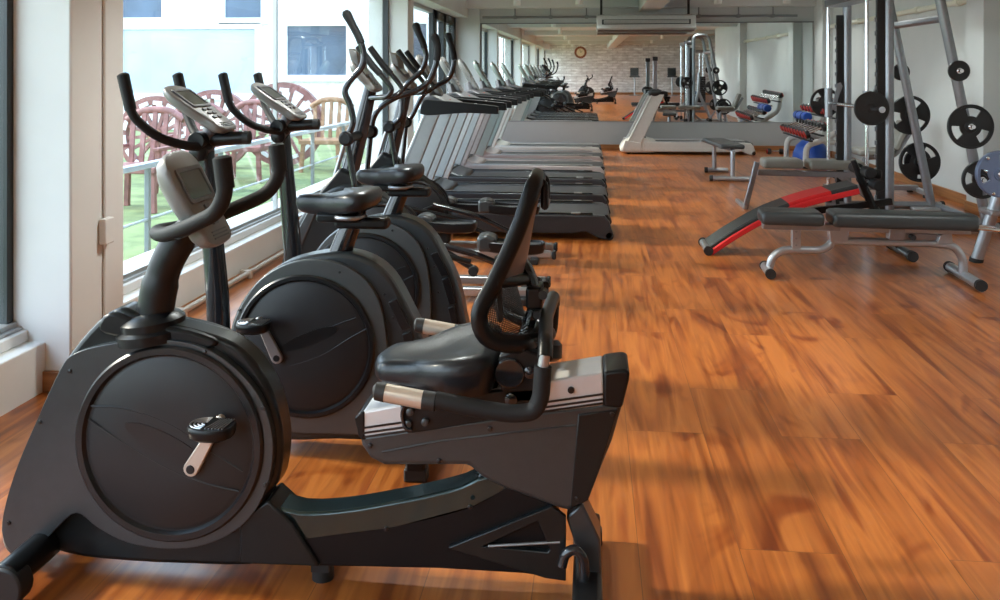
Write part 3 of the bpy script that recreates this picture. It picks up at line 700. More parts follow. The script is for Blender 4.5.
# side handles
def sidebar(s, dz=0.0):
    Y = 2.46+s*.26; f = lambda a, b: Vector((onY(a, b, 2.2).x, Y, onY(a, b, 2.2).z+dz))
    P = [f(376, 391), f(436, 400), f(480, 409), f(512, 414), f(534, 412), f(541, 398), f(543, 366), f(545, 354)]
    MB().tube(fillet(P[1:7], .03, 4), .0215, 16).build('side_handle', 'grip_foam', rb)
    MB().tube([P[6], P[7]], .014, 14).build('handle_stem', 'steel_light', rb)
    c = MB().tube([P[0]+Vector((.022, 0, -.003)), P[0]+Vector((.12, 0, -.018))], .0225, 16).build('pulse_grip', 'champagne', rb)
    MB().tube([P[0]+Vector((-.006, 0, 0)), P[0]+Vector((.0, 0, 0)), P[0]+Vector((.024, 0, -.003))], [.013, .022, .0235], 16).build('grip_end', 'rubber', c)
    MB().tube([P[0]+Vector((.118, 0, -.018)), P[0]+Vector((.15, 0, -.021))], .0235, 16).build('grip_collar', 'rubber', c)
    return P[7]
a = sidebar(-1); b = sidebar(1, .02)
MB().tube(fillet([a+Vector((0, 0, -.01)), a+Vector((0, .03, .02)), Vector((a.x-.01, 2.46, a.z+.02)), b+Vector((0, -.03, .0)), b+Vector((0, 0, -.03))], .03), .019, 14).build('crossbar', 'black_plastic', rb)
# backrest: wrap-round frame with mesh
vp = [(0, 492, 354), (.12, 475, 337), (.3, 474, 303), (.45, 487, 274), (.7, 508, 224), (1.0, 533, 172)]
def edge(v):
    v = max(0, min(1, v))
    for (a, x0, y0), (b_, x1, y1) in zip(vp, vp[1:]):
        if v <= b_:
            t = (v-a)/(b_-a); return onY(x0+(x1-x0)*t, y0+(y1-y0)*t, 2.29)
def bk(u, v, push=0):
    D = .12*(1-v)**1.0+.01; e = edge(v); w = .18
    return Vector((e.x+D*(1-min(1, (u/w)**2))+push, 2.455+u, e.z))
ring = [(-.09, .02), (-.155, .10), (-.168, .24), (-.145, .40), (-.115, .62), (-.098, .80), (-.08, .90), (-.035, .93)]
ring = ring+[(-u, v) for u, v in ring[::-1]]
fr = spline([bk(u, v) for u, v in ring], 5, True)
MB().tube(fr, .0175, 12, True, flat=1.35).build('backrest_frame', 'black_plastic', rb)
g = MB(); R_ = []
for i in range(19):
    v = .03+.37*i/18
    w = .158
    if v < .12: w = .10+.065*v/.12
    R_.append([bk(-w+2*w*j/12, v, .004) for j in range(13)])
g.rings(R_, close=False).build('backrest_mesh', 'seat_mesh', rb)
for v, w in ((.40, .15), (.06, .14)):
    MB().tube(spline([bk(-w, v), bk(-w*.5, v-.02, .012), bk(0, v-.04, .02), bk(w*.5, v-.02, .012), bk(w, v)], 4), .016, 12, flat=1.1).build('cross_brace', 'black_plastic', rb)
g = MB(); R_ = []
for i in range(15):
    v = .40+.51*i/14; w = .145-(v-.40)*.13
    R_.append([bk(-w+2*w*j/12, v, .004+(.0025 if j % 2 else 0)) for j in range(13)])
for i in range(15):
    v = .40+.51*(14-i)/14; w = .145-(v-.40)*.13
    R_.append([bk(-w+2*w*j/12, v, .014) for j in range(13)])
g.rings(R_+[R_[0]], close=False).build('upper_panel', 'console_dark', rb, sharp=20)
# rear spine arc
MB().tube(spline([onY(497, 262, 2.455), onY(512, 257, 2.455), onY(524, 264, 2.455), onY(532, 282, 2.455), onY(535, 300, 2.455), onY(530, 320, 2.455), onY(520, 345, 2.455)], 6), .0175, 12, flat=1.5, up=(0, 1, 0)).build('back_spine', 'gloss_black', rb)
MB().tube([onY(500, 320, 2.46), onY(498, 290, 2.46), onY(508, 240, 2.46), onY(531, 185, 2.46)], [.010, .012, .010, .008], 10, flat=2.2, up=(0, 1, 0)).build('back_stay', 'black_plastic', rb)
MB().box(onY(535, 295, 2.455), (.045, .09, .06)).build('recline_block', 'black_plastic', rb, .008)
for y in (-.055, .055):
    p = onY(537, 292, 2.455); MB().cyl((p.x+.02, 2.455+y-.02, p.z+.01), (p.x+.02, 2.455+y+.02, p.z+.01), .012).build('recline_knob', 'rubber', rb)
p = onY(538, 310, 2.455); MB().cyl((p.x, 2.40, p.z), (p.x, 2.51, p.z), .010).build('recline_knob', 'rubber', rb)
MB().tube(fillet([bk(-.05, .925), bk(-.05, .925)+Vector((.022, 0, -.010)), bk(-.05, .925)+Vector((.022, 0, -.070))], .015), .011, 10).tube(fillet([bk(.05, .925), bk(.05, .925)+Vector((.022, 0, -.010)), bk(.05, .925)+Vector((.022, 0, -.070))], .015), .011, 10).tube([bk(-.05, .925)+Vector((.022, 0, -.070)), bk(.05, .925)+Vector((.022, 0, -.070))], .011, 10).build('top_hook', 'black_plastic', rb)

# ============================================================ UPRIGHT BIKE
def make_upright():
    YN = 3.19; YC = 3.27; YF = 3.35
    e = thing('upright_bike', (-1.0, YC, 0), 'dark upright exercise bike directly behind the recumbent one', 'exercise bike')
    X = lambda pts, Y=YN: xz(pts, Y)
    cx, cz = X([(305, 346)])[0]; R = .247
    core = X([(234, 320), (252, 288), (278, 266), (310, 255), (345, 252), (372, 260), (392, 277), (410, 309), (423, 338), (432, 380), (440, 436), (400, 440), (340, 438), (270, 436), (238, 400), (228, 360)], 3.23)
    MB().prism(spl2(core, 4), YN+.02, YF-.02).build('shroud', 'gun_shell', e, .018, seg=3)
    shl = X([(231, 340), (238, 312), (256, 284), (280, 267), (308, 260), (340, 264), (365, 280), (380, 305), (387, 345), (388, 385), (382, 425), (372, 434), (330, 434), (280, 430), (250, 408), (234, 378)])
    for y0, y1, ch in ((YN, YN+.035, -1), (YF, YF-.035, 1)):
        s_ = MB().holed(spl2(shl, 4), [circ2(cx, cz, .240, 56)], y0, y1).build('side_shell', 'shell_grey', e, .010, seg=3)
        MB().lathe([(.258, -.001), (.262, -.006), (.256, -.012), (.244, -.012), (.234, .004), (.234, .02)], (cx, y0, cz), (0, -ch, 0), 64).build('cover_ring', 'groove_black', s_, sharp=25)
        dd = MB().lathe([(0, -.010), (.10, -.010), (.223, -.006), (.234, -.001), (.236, .01), (.0, .012)], (cx, y0, cz), (0, -ch, 0), 64).build('disc_cover', 'disc_cover', s_, sharp=25)
        if ch < 0:
            c0 = onY(310, 338, YN); o = []
            for t in [2*PI*k/36 for k in range(36)]:
                a, b = .115*math.cos(t), .024*math.sin(t); o.append((c0.x+a*math.cos(.38)-b*math.sin(.38), c0.z+a*math.sin(.38)+b*math.cos(.38)))
            MB().prism(o, YN-.0115, YN-.005).build('crank_recess', 'groove_black', dd)
            MB().tube(spline([onY(262, 352, YN-.008), onY(300, 342, YN-.008), onY(336, 325, YN-.008), onY(356, 318, YN-.008)], 5), .0025, 6).build('crease', 'disc_cover', dd)
            MB().tube(spline([onY(290, 366, YN-.008), onY(320, 356, YN-.008), onY(350, 338, YN-.008), onY(368, 328, YN-.008)], 5), .0025, 6).build('crease', 'disc_cover', dd)
    # ribbed rear fairing: side vents
    for a, b, c in (((388, 302), (402, 330), 9), ((402, 334), (412, 366), 9), ((410, 370), (418, 404), 8)):
        p = [(a[0], a[1]), (a[0]+c, a[1]-3), (b[0]+c, b[1]-2), (b[0], b[1])]
        MB().prism(X(p, YN+.015), YN+.010, YN+.024).build('vent', 'groove_black', e, .003)
    for q in [(384, 295), (393, 318), (398, 350), (340, 272), (240, 310)]: screw(q[0], q[1], YN+.012 if q[0] > 387 else YN, e, .005)
    hub = X([(292, 352)])[0]; pd = X([(262, 318)])[0]; hub = X([(279, 356)])[0]
    MB().cyl((hub[0], YN-.03, hub[1]), (hub[0], YF+.03, hub[1]), .012).build('crank_axle', 'steel', e)
    pedal(e, hub, pd, YN, -1, m='steel_light'); pedal(e, hub, (2*hub[0]-pd[0], 2*hub[1]-pd[1]), YF, 1, m='steel_light')
    # base
    MB().bx(-1.46, -.62, 3.235, 3.305, .07, .15).build('base_beam', 'fairing', e, .01)
    for x, n in ((-1.42, 'front_stabilizer'), (-.60, 'rear_stabilizer')):
        c = MB().bx(x-.035, x+.035, 3.02, 3.52, .03, .08).build(n, 'black_plastic', e, .01)
        for y in (3.02, 3.47): MB().bx(x-.04, x+.04, y, y+.05, 0, .045).build('foot_pad', 'rubber', c, .006)
    # front post
    MB().tube([(-1.39, YC, .12), (-1.405, YC, .55), (-1.455, YC, 1.10)], [.048, .044, .036], 16, flat=.75, up=(0, 1, 0)).build('front_post', 'gloss_black', e)
    MB().lathe([(.05, -.03), (.065, -.02), (.065, .03), (.05, .04)], (-1.39, YC, .2), (0, 0, 1), 24).build('post_collar', 'black_plastic', e)
    # handlebar
    def arm(s):
        Yo = 3.27+s*.28; z = lambda a, b, Y: onY(a, b, Y)
        A = [z(123, 75, 3.02), z(127, 95, 3.02), z(132, 116, 3.02), z(157, 138, 3.08), z(190, 147, 3.17)]
        return [Vector((p.x, 3.23+s*(3.23-p.y), p.z)) for p in A]
    P = arm(-1)+[Vector((-1.43, 3.27, onY(193, 146, 3.27).z))]+arm(1)[::-1]
    MB().tube(fillet(P, .06, 5), .0165, 14).build('handlebar', 'grip_foam', e)
    for s in (-1, 1):
        p = arm(s); MB().tube([p[0]+Vector((-.002, 0, .006)), p[0], p[0].lerp(p[2], .85)], [.012, .0215, .0205], 14).build('hand_grip', 'grip_foam', e)
    zc = onY(228, 140, 3.27).z
    MB().cyl((-1.46, 3.20, zc+.0), (-1.46, 3.34, zc+.0), .034).cyl((-1.44, YC, zc), (-1.30, YC, zc+.01), .026).build('bar_clamp', 'black_plastic', e, .004)
    MB().lathe([(.018, 0), (.026, .008), (.026, .03), (.012, .036)], (-1.31, YC, zc+.01), (1, 0, 0), 18).build('clamp_knob', 'rubber', e)
    t = onY(170, 86, 3.27); b = onY(232, 128, 3.27)
    console(e, (t.x+.015, t.z), (b.x-.0, b.z), YC, .2, .04, buttons=6, scr_span=(.14, .46))
    MB().tube([(-1.455, YC, 1.09), (-1.42, YC, 1.22)], .03, 14).build('console_neck', 'console_dark', e)
    MB().lathe([(.02, -.02), (.034, -.01), (.034, .01), (.02, .02)], (-1.46, YC-.045, 1.10), (0, 1, 0), 18).build('post_cap', 'black_plastic', e)
    # seat post, slide, saddle
    MB().tube([onY(336, 266, YC), onY(345, 240, YC), onY(358, 208, YC)], [.046, .040, .034], 16, flat=.75, up=(0, 1, 0)).build('seat_post', 'gloss_black', e)
    MB().prism(spl2(X([(322, 262), (350, 256), (372, 268), (382, 290), (360, 284), (335, 272)], YC), 3), YC-.05, YC+.05).build('post_boot', 'black_plastic', e, .01)
    pz = onY(360, 222, YC)
    MB().bx(pz.x-.09, pz.x+.11, YC-.035, YC+.035, pz.z-.022, pz.z+.02).build('seat_slide', 'black_plastic', e, .012)
    MB().tube(fillet([(pz.x-.06, YC-.03, pz.z+.03), (pz.x-.07, YC-.10, pz.z+.03), (pz.x+.01, YC-.12, pz.z+.03), (pz.x+.03, YC-.04, pz.z+.03)], .03), .008, 8).build('seat_lever', 'steel', e)
    sa = onY(296, 200, YC); x0 = sa.x; z0 = sa.z+.0
    # saddle outline: nose at -x
    o = spl2([(0, 0), (.03, -.028), (.10, -.042), (.17, -.085), (.24, -.128), (.30, -.11), (.32, 0), (.30, .11), (.24, .128), (.17, .085), (.10, .042), (.03, .028)], 4)
    rs = []
    for k, h in ((.6, -.052), (.86, -.044), (.97, -.03), (1, -.010), (.985, .008), (.92, .020), (.7, .024), (.05, .024)):
        rs.append([(x0+.18+(x-.18)*k, YC+y*k, z0+h+.022*max(0, (x-.1)/.2)) for x, y in o])
    MB().rings(rs).build('saddle', 'vinyl', e, sharp=60)
    MB().bx(x0+.09, x0+.25, YC-.05, YC+.05, z0-.075, z0-.04).build('saddle_base', 'black_plastic', e, .01)
    return e
ub = make_upright()
ub2 = dup(ub, (0, .86, 0), 'dark upright exercise bike farther back, between the first upright bike and the ellipticals')

# ============================================================ ELLIPTICALS
def elliptical(label, YC, near, far, ped_near, ped_far, dx=0.0):
    e = thing('elliptical_trainer', (-1.2, YC, 0), label, 'elliptical trainer')
    o = lambda pts: [(x+dx, z) for x, z in pts]
    MB().prism(spl2(o([(-1.95, .06), (-1.93, .28), (-1.82, .50), (-1.68, .64), (-1.52, .70), (-1.38, .66), (-1.24, .58), (-1.12, .44), (-1.06, .28), (-1.08, .10), (-1.3, .05), (-1.7, .04)]), 4), YC-.09, YC+.09).build('shroud', 'fairing', e, .03, seg=4)
    for s in (-1, 1):
        d = MB().lathe([(0, .02), (.19, .015), (.215, .006), (.225, -.01), (.2, -.02), (0, -.02)], (-1.32+dx, YC+s*.09, .345), (0, s, 0), 48).build('disc_cover', 'disc_cover', e, sharp=25)
        MB().torus((-1.32+dx, YC+s*.098, .345), .232, .010).build('cover_ring', 'groove_black', e)
        MB().prism(o([(-1.93, .10), (-1.90, .30), (-1.78, .52), (-1.66, .64), (-1.62, .63), (-1.73, .5), (-1.82, .3), (-1.85, .10)]), YC+s*.088, YC+s*.10).build('side_trim', 'gun_shell', e, .006)
    # two tracks
    for s in (-1, 1):
        Y = YC+s*.15
        MB().bx(-1.55+dx, -.29, Y-.03, Y+.03, .035, .09).build('track', 'steel_light', e, .012)
        MB().bx(-.29, -.262, Y-.033, Y+.033, .03, .092).build('track_cap', 'rubber', e, .008)
    for x, nm in ((-1.85+dx, 'front_stabilizer'), (-.42, 'rear_stabilizer')):
        MB().bx(x-.03, x+.03, YC-.24, YC+.24, 0, .045).build(nm, 'rubber', e, .008)
    # mast
    m0, m1, m2 = Vector((-1.585, YC, .55)), Vector((-1.47, YC, 1.0)), Vector((-1.39, YC, 1.33))
    MB().tube([m0+Vector((-.02, 0, -.06)), m0, m1, m2], [.065, .060, .052, .040], 16, flat=.8, up=(0, 1, 0)).build('mast', 'gloss_black', e)
    MB().tube(fillet([(-1.75, YC-.02, .56), (-1.66, YC-.02, .62), (-1.56, YC-.02, .95), (-1.50, YC-.02, 1.02)], .05), .014, 10).build('front_tube', 'steel', e)
    MB().prism([(-1.80, .50), (-1.70, .66), (-1.58, .80), (-1.46, .74), (-1.42, .62)], YC-.07, YC+.07).build('mast_cover', 'black_plastic', e, .02)
    MB().cyl((m1.x, YC-.34, m1.z), (m1.x, YC+.34, m1.z), .030).build('pivot_shaft', 'black_plastic', e)
    # moving arms
    for s, pts in ((-1, near), (1, far)):
        Y = YC+s*.30
        P = [onY(a, b, Y) for a, b in pts]; P = [Vector((p.x, Y, p.z)) for p in P]
        top, rest = P[:3], P[2:]
        P.append(Vector((m1.x+.0, Y, m1.z)))
        sp = spline(P, 5)
        a = MB().tube(sp, .0195, 12).build('moving_arm', 'gloss_black', e)
        MB().tube(sp[:12], [.012, .027, .029, .028, .026, .025]+[.024]*6, 12).build('arm_grip', 'grip_foam', a)
        MB().lathe([(.03, -.03), (.045, -.02), (.045, .02), (.03, .03)], (m1.x, Y, m1.z), (0, 1, 0), 24).build('arm_bearing', 'black_plastic', a)
        low = Vector((m1.x+(.10 if s < 0 else -.06), Y, .42))
        MB().tube([Vector((m1.x, Y, m1.z)), low], .018, 12).build('lower_arm', 'gloss_black', a)
        px0, px1, pz = ped_near if s < 0 else ped_far
        Yp = YC+s*.17
        # pedal lever down to the roller
        MB().tube([low, Vector((px0-.05, Yp+s*.03, pz-.10))], .016, 10).build('link_bar', 'black_plastic', e)
        MB().tube(fillet([(px0-.35, Yp, pz+.02), (px0-.02, Yp, pz-.06), (px1-.02, Yp-s*.01, .13)], .06), .020, 10).build('pedal_lever', 'gloss_black', e)
        MB().cyl((px1-.02, YC+s*.15-.025, .12), (px1-.02, YC+s*.15+.025, .12), .032).build('roller', 'rubber', e, .004)
        MB().cyl((-1.32+dx, YC+s*.10, .345), (-1.32+dx, YC+s*.16, .345), .03).build('crank_hub', 'gloss_black', e)
        MB().bar((-1.32+dx, YC+s*.135, .345), (px0-.33, YC+s*.14, pz+.01), .02, .045, (0, 1, 0)).build('crank', 'black_plastic', e, .006)
        # pedal tray
        L = px1-px0; cxp = (px0+px1)/2
        oo = [(cxp+L/2*math.copysign(abs(math.cos(t))**.5, math.cos(t)), Yp+.085*math.copysign(abs(math.sin(t))**.5, math.sin(t))) for t in [2*PI*k/36 for k in range(36)]]
        pd = MB().rings([[(cxp+(x-cxp)*k, Yp+(y-Yp)*k, pz+h+.03*max(0, (cxp-x)/L)) for x, y in oo] for k, h in ((.80, -.045), (.95, -.035), (1, -.01), (1, .018), (.96, .022), (.92, .004), (.5, .003))]).build('foot_plate', 'black_plastic', e)
        MB().prism([(px0-.005, pz-.03), (px0-.01, pz+.06), (px0+.05, pz+.075), (px0+.11, pz+.05), (px0+.09, pz-.03)], Yp-.08, Yp+.08).build('toe_guard', 'gun_shell', pd, .02, seg=3)
        g = MB()
        for k in range(5): g.bx(px0+.13, px1-.03, Yp-.055+k*.0275-.004, Yp-.055+k*.0275+.004, pz+.002, pz+.010)
        g.build('grip_ribs', 'steel', pd)
    # fixed handlebar
    def fx(s):
        Y = YC+s*.15
        return [Vector((-1.44, Y, 1.56)), Vector((-1.35, Y, 1.44)), Vector((-1.27, Y, 1.355)), Vector((-1.22, Y, 1.29)), Vector((-1.26, Y-s*.02, 1.245)), Vector((-1.40, YC+s*.03, 1.235))]
    MB().tube(fillet(fx(-1)+fx(1)[::-1], .045, 4), .0165, 12).build('fixed_handlebar', 'gloss_black', e)
    for s in (-1, 1):
        p = fx(s); MB().tube([p[0], p[1], p[1].lerp(p[2], .6)], [.021, .022, .021], 12).build('hand_grip', 'grip_foam', e)
    console(e, (-1.49, 1.47), (-1.33, 1.29), YC, .25, .05, buttons=6, scr_span=(.12, .5))
    MB().tube([m2+Vector((0, 0, -.03)), Vector((-1.42, YC, 1.38))], .035, 12).build('console_neck', 'console_dark', e)
    MB().prism([(-1.50, 1.47), (-1.52, 1.55), (-1.46, 1.53), (-1.44, 1.42)], YC-.10, YC+.10).build('reading_rack', 'console_shell', e, .008)
    return e
elliptical('black elliptical trainer with long curved arms, the one nearer the upright bikes', 5.6,
    [(345, 11), (352, 24), (360, 40), (364, 56), (361, 68), (350, 81), (345, 92), (350, 105), (353, 122)],
    [(433, 34), (437, 44), (437, 58), (434, 70), (428, 82), (415, 91), (397, 97), (382, 106), (374, 117)],
    (-.68, -.28, .35), (-1.12, -.74, .41))
elliptical('black elliptical trainer standing beside the first treadmill', 6.75,
    [(415, 23), (419, 34), (424, 46), (426, 58), (421, 71), (408, 83), (402, 92), (402, 104), (400, 118)],
    [(447, 33), (451, 44), (454, 58), (453, 68), (448, 79), (436, 86), (424, 94), (417, 106), (412, 116)],
    (-.82, -.38, .40), (-1.15, -.75, .36))
# ============================================================ TREADMILLS
def treadmill(label, Y0, W=.80, side='tread_dark', up='tread_silver', x1=.165, x0=-2.02, group=None, mast=False, dark_front=False):
    """walker faces -x; Y0 = near edge; x0 front end, x1 rear end of the deck"""
    Y1 = Y0+W; YC = (Y0+Y1)/2
    e = thing('treadmill', ((x0+x1)/2, YC, 0), label, 'treadmill', group)
    # side rails
    for y, s in ((Y0, 1), (Y1, -1)):
        prof = [(x0+.38, .05), (x1-.32, .05), (x1-.22, .07), (x1-.10, .012), (x1-.0, .0), (x1+.01, .05), (x1-.02, .15), (x1-.06, .20), (x1-.12, .205), (x0+.38, .215)]
        r = MB().prism(prof, y, y+s*.085).build('side_rail', side, e, .012, seg=3)
        MB().bx(x0+.5, x1-.16, y+s*.010, y+s*.075, .212, .222).build('foot_rail', 'black_plastic' if side == 'tread_dark' else 'steel_light', r, .003)
        MB().bx(x1-.34, x1-.26, y+s*.006, y+s*.070, .213, .2235).build('rail_label', 'steel', r, .002)
        MB().cyl((x1-.02, y, .035), (x1-.02, y+s*.07, .035), .034).build('rear_foot', 'rubber', r, .004)
    bl = MB().bx(x0+.45, x1-.03, Y0+.085, Y1-.085, .175, .198).cyl((x1-.05, Y0+.085, .160), (x1-.05, Y1-.085, .160), .035).build('belt', 'belt', e)
    MB().bx(x0+.42, x1-.1, Y0+.07, Y1-.07, .06, .175).build('deck', 'black_plastic', e, .004)
    # motor hood
    hd = [(x0, .04), (x0+.0, .12), (x0+.06, .20), (x0+.20, .27), (x0+.36, .285), (x0+.50, .24), (x0+.60, .205), (x0+.60, .05), (x0+.3, .03)]
    h = MB().prism(spl2(hd, 3), Y0+.01, Y1-.01).build('motor_hood', side if side != 'tread_dark' else 'gun_shell', e, .02, seg=3)
    MB().bx(x0+.16, x0+.42, Y0+.14, Y1-.14, .27, .292).build('hood_panel', 'black_plastic', h, .01)
    for y in (Y0+.08, Y1-.08):
        MB().cyl((x0+.12, y-.03, .045), (x0+.12, y+.03, .045), .045).build('transport_wheel', 'rubber', e, .004)
    # uprights: broad leaning plates
    xb, xt = x0+.20, x0+.60; zt = 1.06
    if mast: xb, xt, zt = x0+.05, x0+.50, 1.02
    for y, s in ((Y0-.005, 1), (Y1+.005, -1)):
        wd = .14 if not mast else .22
        u = MB().prism([(xb-.01, .10), (xb+wd+.02, .10), (xt+wd, zt), (xt, zt)], y, y+s*.055).build('upright', up, e, .010, seg=3)
        MB().bar((xb+.03, y-s*.001, .12), (xt+.02, y-s*.001, zt-.02), .004, .010, (0, 1, 0)).build('upright_trim', 'steel' if not mast else 'tread_green', u)
        MB().prism([(xb-.05, .06), (xb+wd+.08, .06), (xb+wd+.05, .20), (xb+.01, .24)], y-s*.006, y+s*.06).build('upright_boot', side, u, .01)
    if mast:
        MB().bx(xt-.02, xt+wd+.06, Y0, Y1, zt-.04, zt+.05).build('top_bar', 'black_plastic', e, .02)
        for y in (Y0+.03,):
            m = MB().bx(xt+.03, xt+.10, y-.035, y+.035, zt, 1.60).build('display_mast', 'steel', e, .01)
            MB().bx(xt+.02, xt+.11, y-.045, y+.045, 1.59, 1.66).build('mast_cap', 'rubber', m, .01)
            MB().sph((xt+.06, y, zt+.03), (.11, .06, .075)).build('mast_boot', 'rubber', m)
        return e
    # arm rests
    for y, s in ((Y0, 1), (Y1, -1)):
        pr = [(xt-.03, 1.045), (xt+.10, 1.035), (xt+.35, 1.055), (xt+.61, 1.045), (xt+.63, 1.055), (xt+.63, 1.10), (xt+.60, 1.115), (xt+.35, 1.140), (xt+.08, 1.16), (xt-.0, 1.155)]
        a = MB().prism(spl2(pr, 2), y-s*.01, y+s*.075).build('arm_rest', 'grip_foam', e, .018, seg=3)
        MB().lathe([(.012, 0), (.012, .006), (0, .007)], (xt+.44, y+s*.03, 1.128), (0, 0, 1), 12).build('rest_button', 'silver_rail', a)
    # dashboard and display
    MB().prism([(xt-.04, 1.06), (xt+.22, 1.06), (xt+.24, 1.12), (xt+.06, 1.20), (xt-.04, 1.18)], Y0+.06, Y1-.06).build('dashboard', 'console_dark', e, .015)
    for y in (YC,): MB().bx(xt+.14, xt+.17, y-.015, y+.015, 1.145, 1.158).build('stop_key', 'vinyl_red', e, .004)
    MB().tube([(xt+.02, YC, 1.12), (xt-.02, YC, 1.28)], [.07, .05], 14, flat=2.2, up=(0, 1, 0)).build('display_neck', 'console_dark', e)
    c = console(e, (xt-.11, 1.55), (xt+.10, 1.20), YC, .25, .055, shell='tread_green' if up != 'tread_silver' else 'console_shell', buttons=6, scr_span=(.12, .55))
    return e
GT = None
T = [(7.53, 'tread_dark', 'tread_silver', 'black-sided treadmill nearest the ellipticals, first of the row'),
     (8.79, 'tread_dark', 'tread_silver', 'black-sided treadmill second from the front of the row'),
     (10.08, 'tread_dark', 'tread_silver', 'black-sided treadmill third from the front, before the pinkish ones'),
     (11.42, 'tread_pink', 'tread_pink', 'treadmill with pinkish side rails, fourth from the front of the row'),
     (12.80, 'tread_pink', 'tread_green', 'treadmill with pinkish side rails, fifth and last but one of the row'),
     (14.30, 'cream_plastic', 'cream_plastic', 'cream-sided treadmill at the far end of the window row, by the mirror wall')]
for y, s, u, lb in T: treadmill(lb, y, side=s, up=u, x0=-2.02 if y < 12 else -1.95)
treadmill('cream treadmill standing alone in front of the mirror, right of the aisle', 15.45, .75, 'cream_plastic', 'cream_plastic', x1=2.72, x0=.50, mast=True)

# ============================================================ BENCHES
def pad(outline, z0, z1, m, par, name='pad', slope=None, r=.02):
    """soft pad, outline (x,y) points, from z0 to z1; slope = function (x,y)->dz"""
    o = spl2(outline, 3) if len(outline) > 8 else [(p.x, p.y) for p in fillet([(a, b, 0) for a, b in outline], .035, 4, True)]
    cx = sum(p[0] for p in o)/len(o); cy = sum(p[1] for p in o)/len(o)
    hx = max(abs(p[0]-cx) for p in o); hy = max(abs(p[1]-cy) for p in o)
    rs = []
    for ins, t in ((r*.8, 0), (r*.2, .10), (0, .3), (0, .65), (r*.25, .86), (r*.9, .97), (r*2.2, 1.02)):
        ring = []
        for x, y in o:
            X_ = cx+(x-cx)*(1-ins/hx); Y_ = cy+(y-cy)*(1-ins/hy); dz = slope(X_, Y_) if slope else 0
            ring.append((X_, Y_, z0+(z1-z0)*t+dz))
        rs.append(ring)
    return MB().rings(rs).build(name, m, par, sharp=70)
def rot_about(objs_root, ang): objs_root.rotation_euler = (0, 0, ang)

# --- adjustable flat bench in front (long axis mostly along x)
A = onZ(769, 276); B = onZ(966, 282); ax = (B-A); ax.z = 0; L = ax.length
# built along +x from origin at the left foot, then turned
fb = thing('flat_bench', (0, 0, 0), 'silver flat bench with long black pads, nearest the camera on the right', 'bench')
MB().tube(fillet([(.0, 0, .05), (.02, 0, .14), (.10, 0, .20), (.38, 0, .20), (.46, 0, .26), (.47, 0, .37)], .06, 5), .030, 16).build('front_frame', 'steel_light', fb)
MB().cyl((-.01, -.14, .045), (-.01, .14, .045), .034).build('front_foot', 'steel_light', fb)
for y in (-.15, .13): MB().cyl((-.01, y, .045), (-.01, y+.025, .045), .038).build('foot_cap', 'rubber', fb)
MB().tube(fillet([(.44, 0, .275), (1.15, 0, .275), (1.30, 0, .26), (1.36, 0, .17), (1.36, 0, .06)], .09, 6), .030, 16).build('main_tube', 'steel_light', fb)
MB().cyl((1.37, -.30, .045), (1.37, .30, .045), .036).build('rear_foot', 'steel_light', fb)
for y in (-.32, .29): MB().cyl((1.37, y, .045), (1.37, y+.035, .045), .040).build('foot_cap', 'rubber', fb)
MB().bx(.16, .225, -.028, .028, .19, .36).build('seat_post', 'steel_light', fb, .004)
for z in (.24, .29, .34, .38): MB().cyl((.19, -.034, z), (.19, -.026, z), .008).build('bolt', 'steel', fb)
MB().bx(-.05, .50, -.05, .05, .355, .40).build('seat_frame', 'steel', fb, .004)
MB().prism([(.43, .27), (.55, .27), (.56, .34), (.56, .40), (.42, .40), (.42, .36)], -.045, .045).build('hinge_bracket', 'steel_light', fb, .006)
MB().bx(.55, 1.40, -.045, .045, .35, .395).build('back_frame', 'steel_light', fb, .006)
MB().prism([(.84, .30), (.95, .30), (.95, .38), (.84, .38)], -.05, .05).build('ladder_bracket', 'steel', fb, .004)
MB().bar((.92, 0, .325), (1.22, 0, .315), .03, .05).build('adjust_bar', 'steel', fb, .004)
MB().prism([(1.17, .28), (1.28, .28), (1.27, .36), (1.25, .375), (1.19, .34)], -.04, .04).build('rear_bracket', 'steel_light', fb, .005)
MB().cyl((1.0, -.07, .322), (1.0, .0, .322), .020).build('adjust_knob', 'rubber', fb, .004)
MB().bar((1.2, 0, .36), (1.23, 0, .40), .05, .02).build('stay', 'rubber', fb)
pad([(-.07, -.14), (.37, -.16), (.37, .16), (-.07, .14)], .40, .495, 'vinyl_pad', fb, 'seat_pad')
pad([(.43, -.15), (1.36, -.115), (1.45, -.08), (1.45, .08), (1.36, .115), (.43, .15)], .395, .500, 'vinyl_pad', fb, 'back_pad', slope=lambda x, y: -.01*(x-.47))
MB().tube(fillet([(1.42, -.06, .40), (1.60, -.06, .385), (1.60, .06, .385), (1.42, .06, .40)], .03), .012, 10).build('end_handle', 'chrome', fb)
s_ = L/1.38
fb.location = (A.x, A.y, 0); rot_about(fb, math.atan2(ax.y, ax.x)); fb.scale = (s_, s_, s_)

# --- sit-up bench, red and black
sb = thing('sit_up_bench', (0, 0, 0), 'curved sit-up bench with red centre panel, its low end on the floor', 'bench')
f0 = onZ(706, 252); f1 = onZ(716, 257)
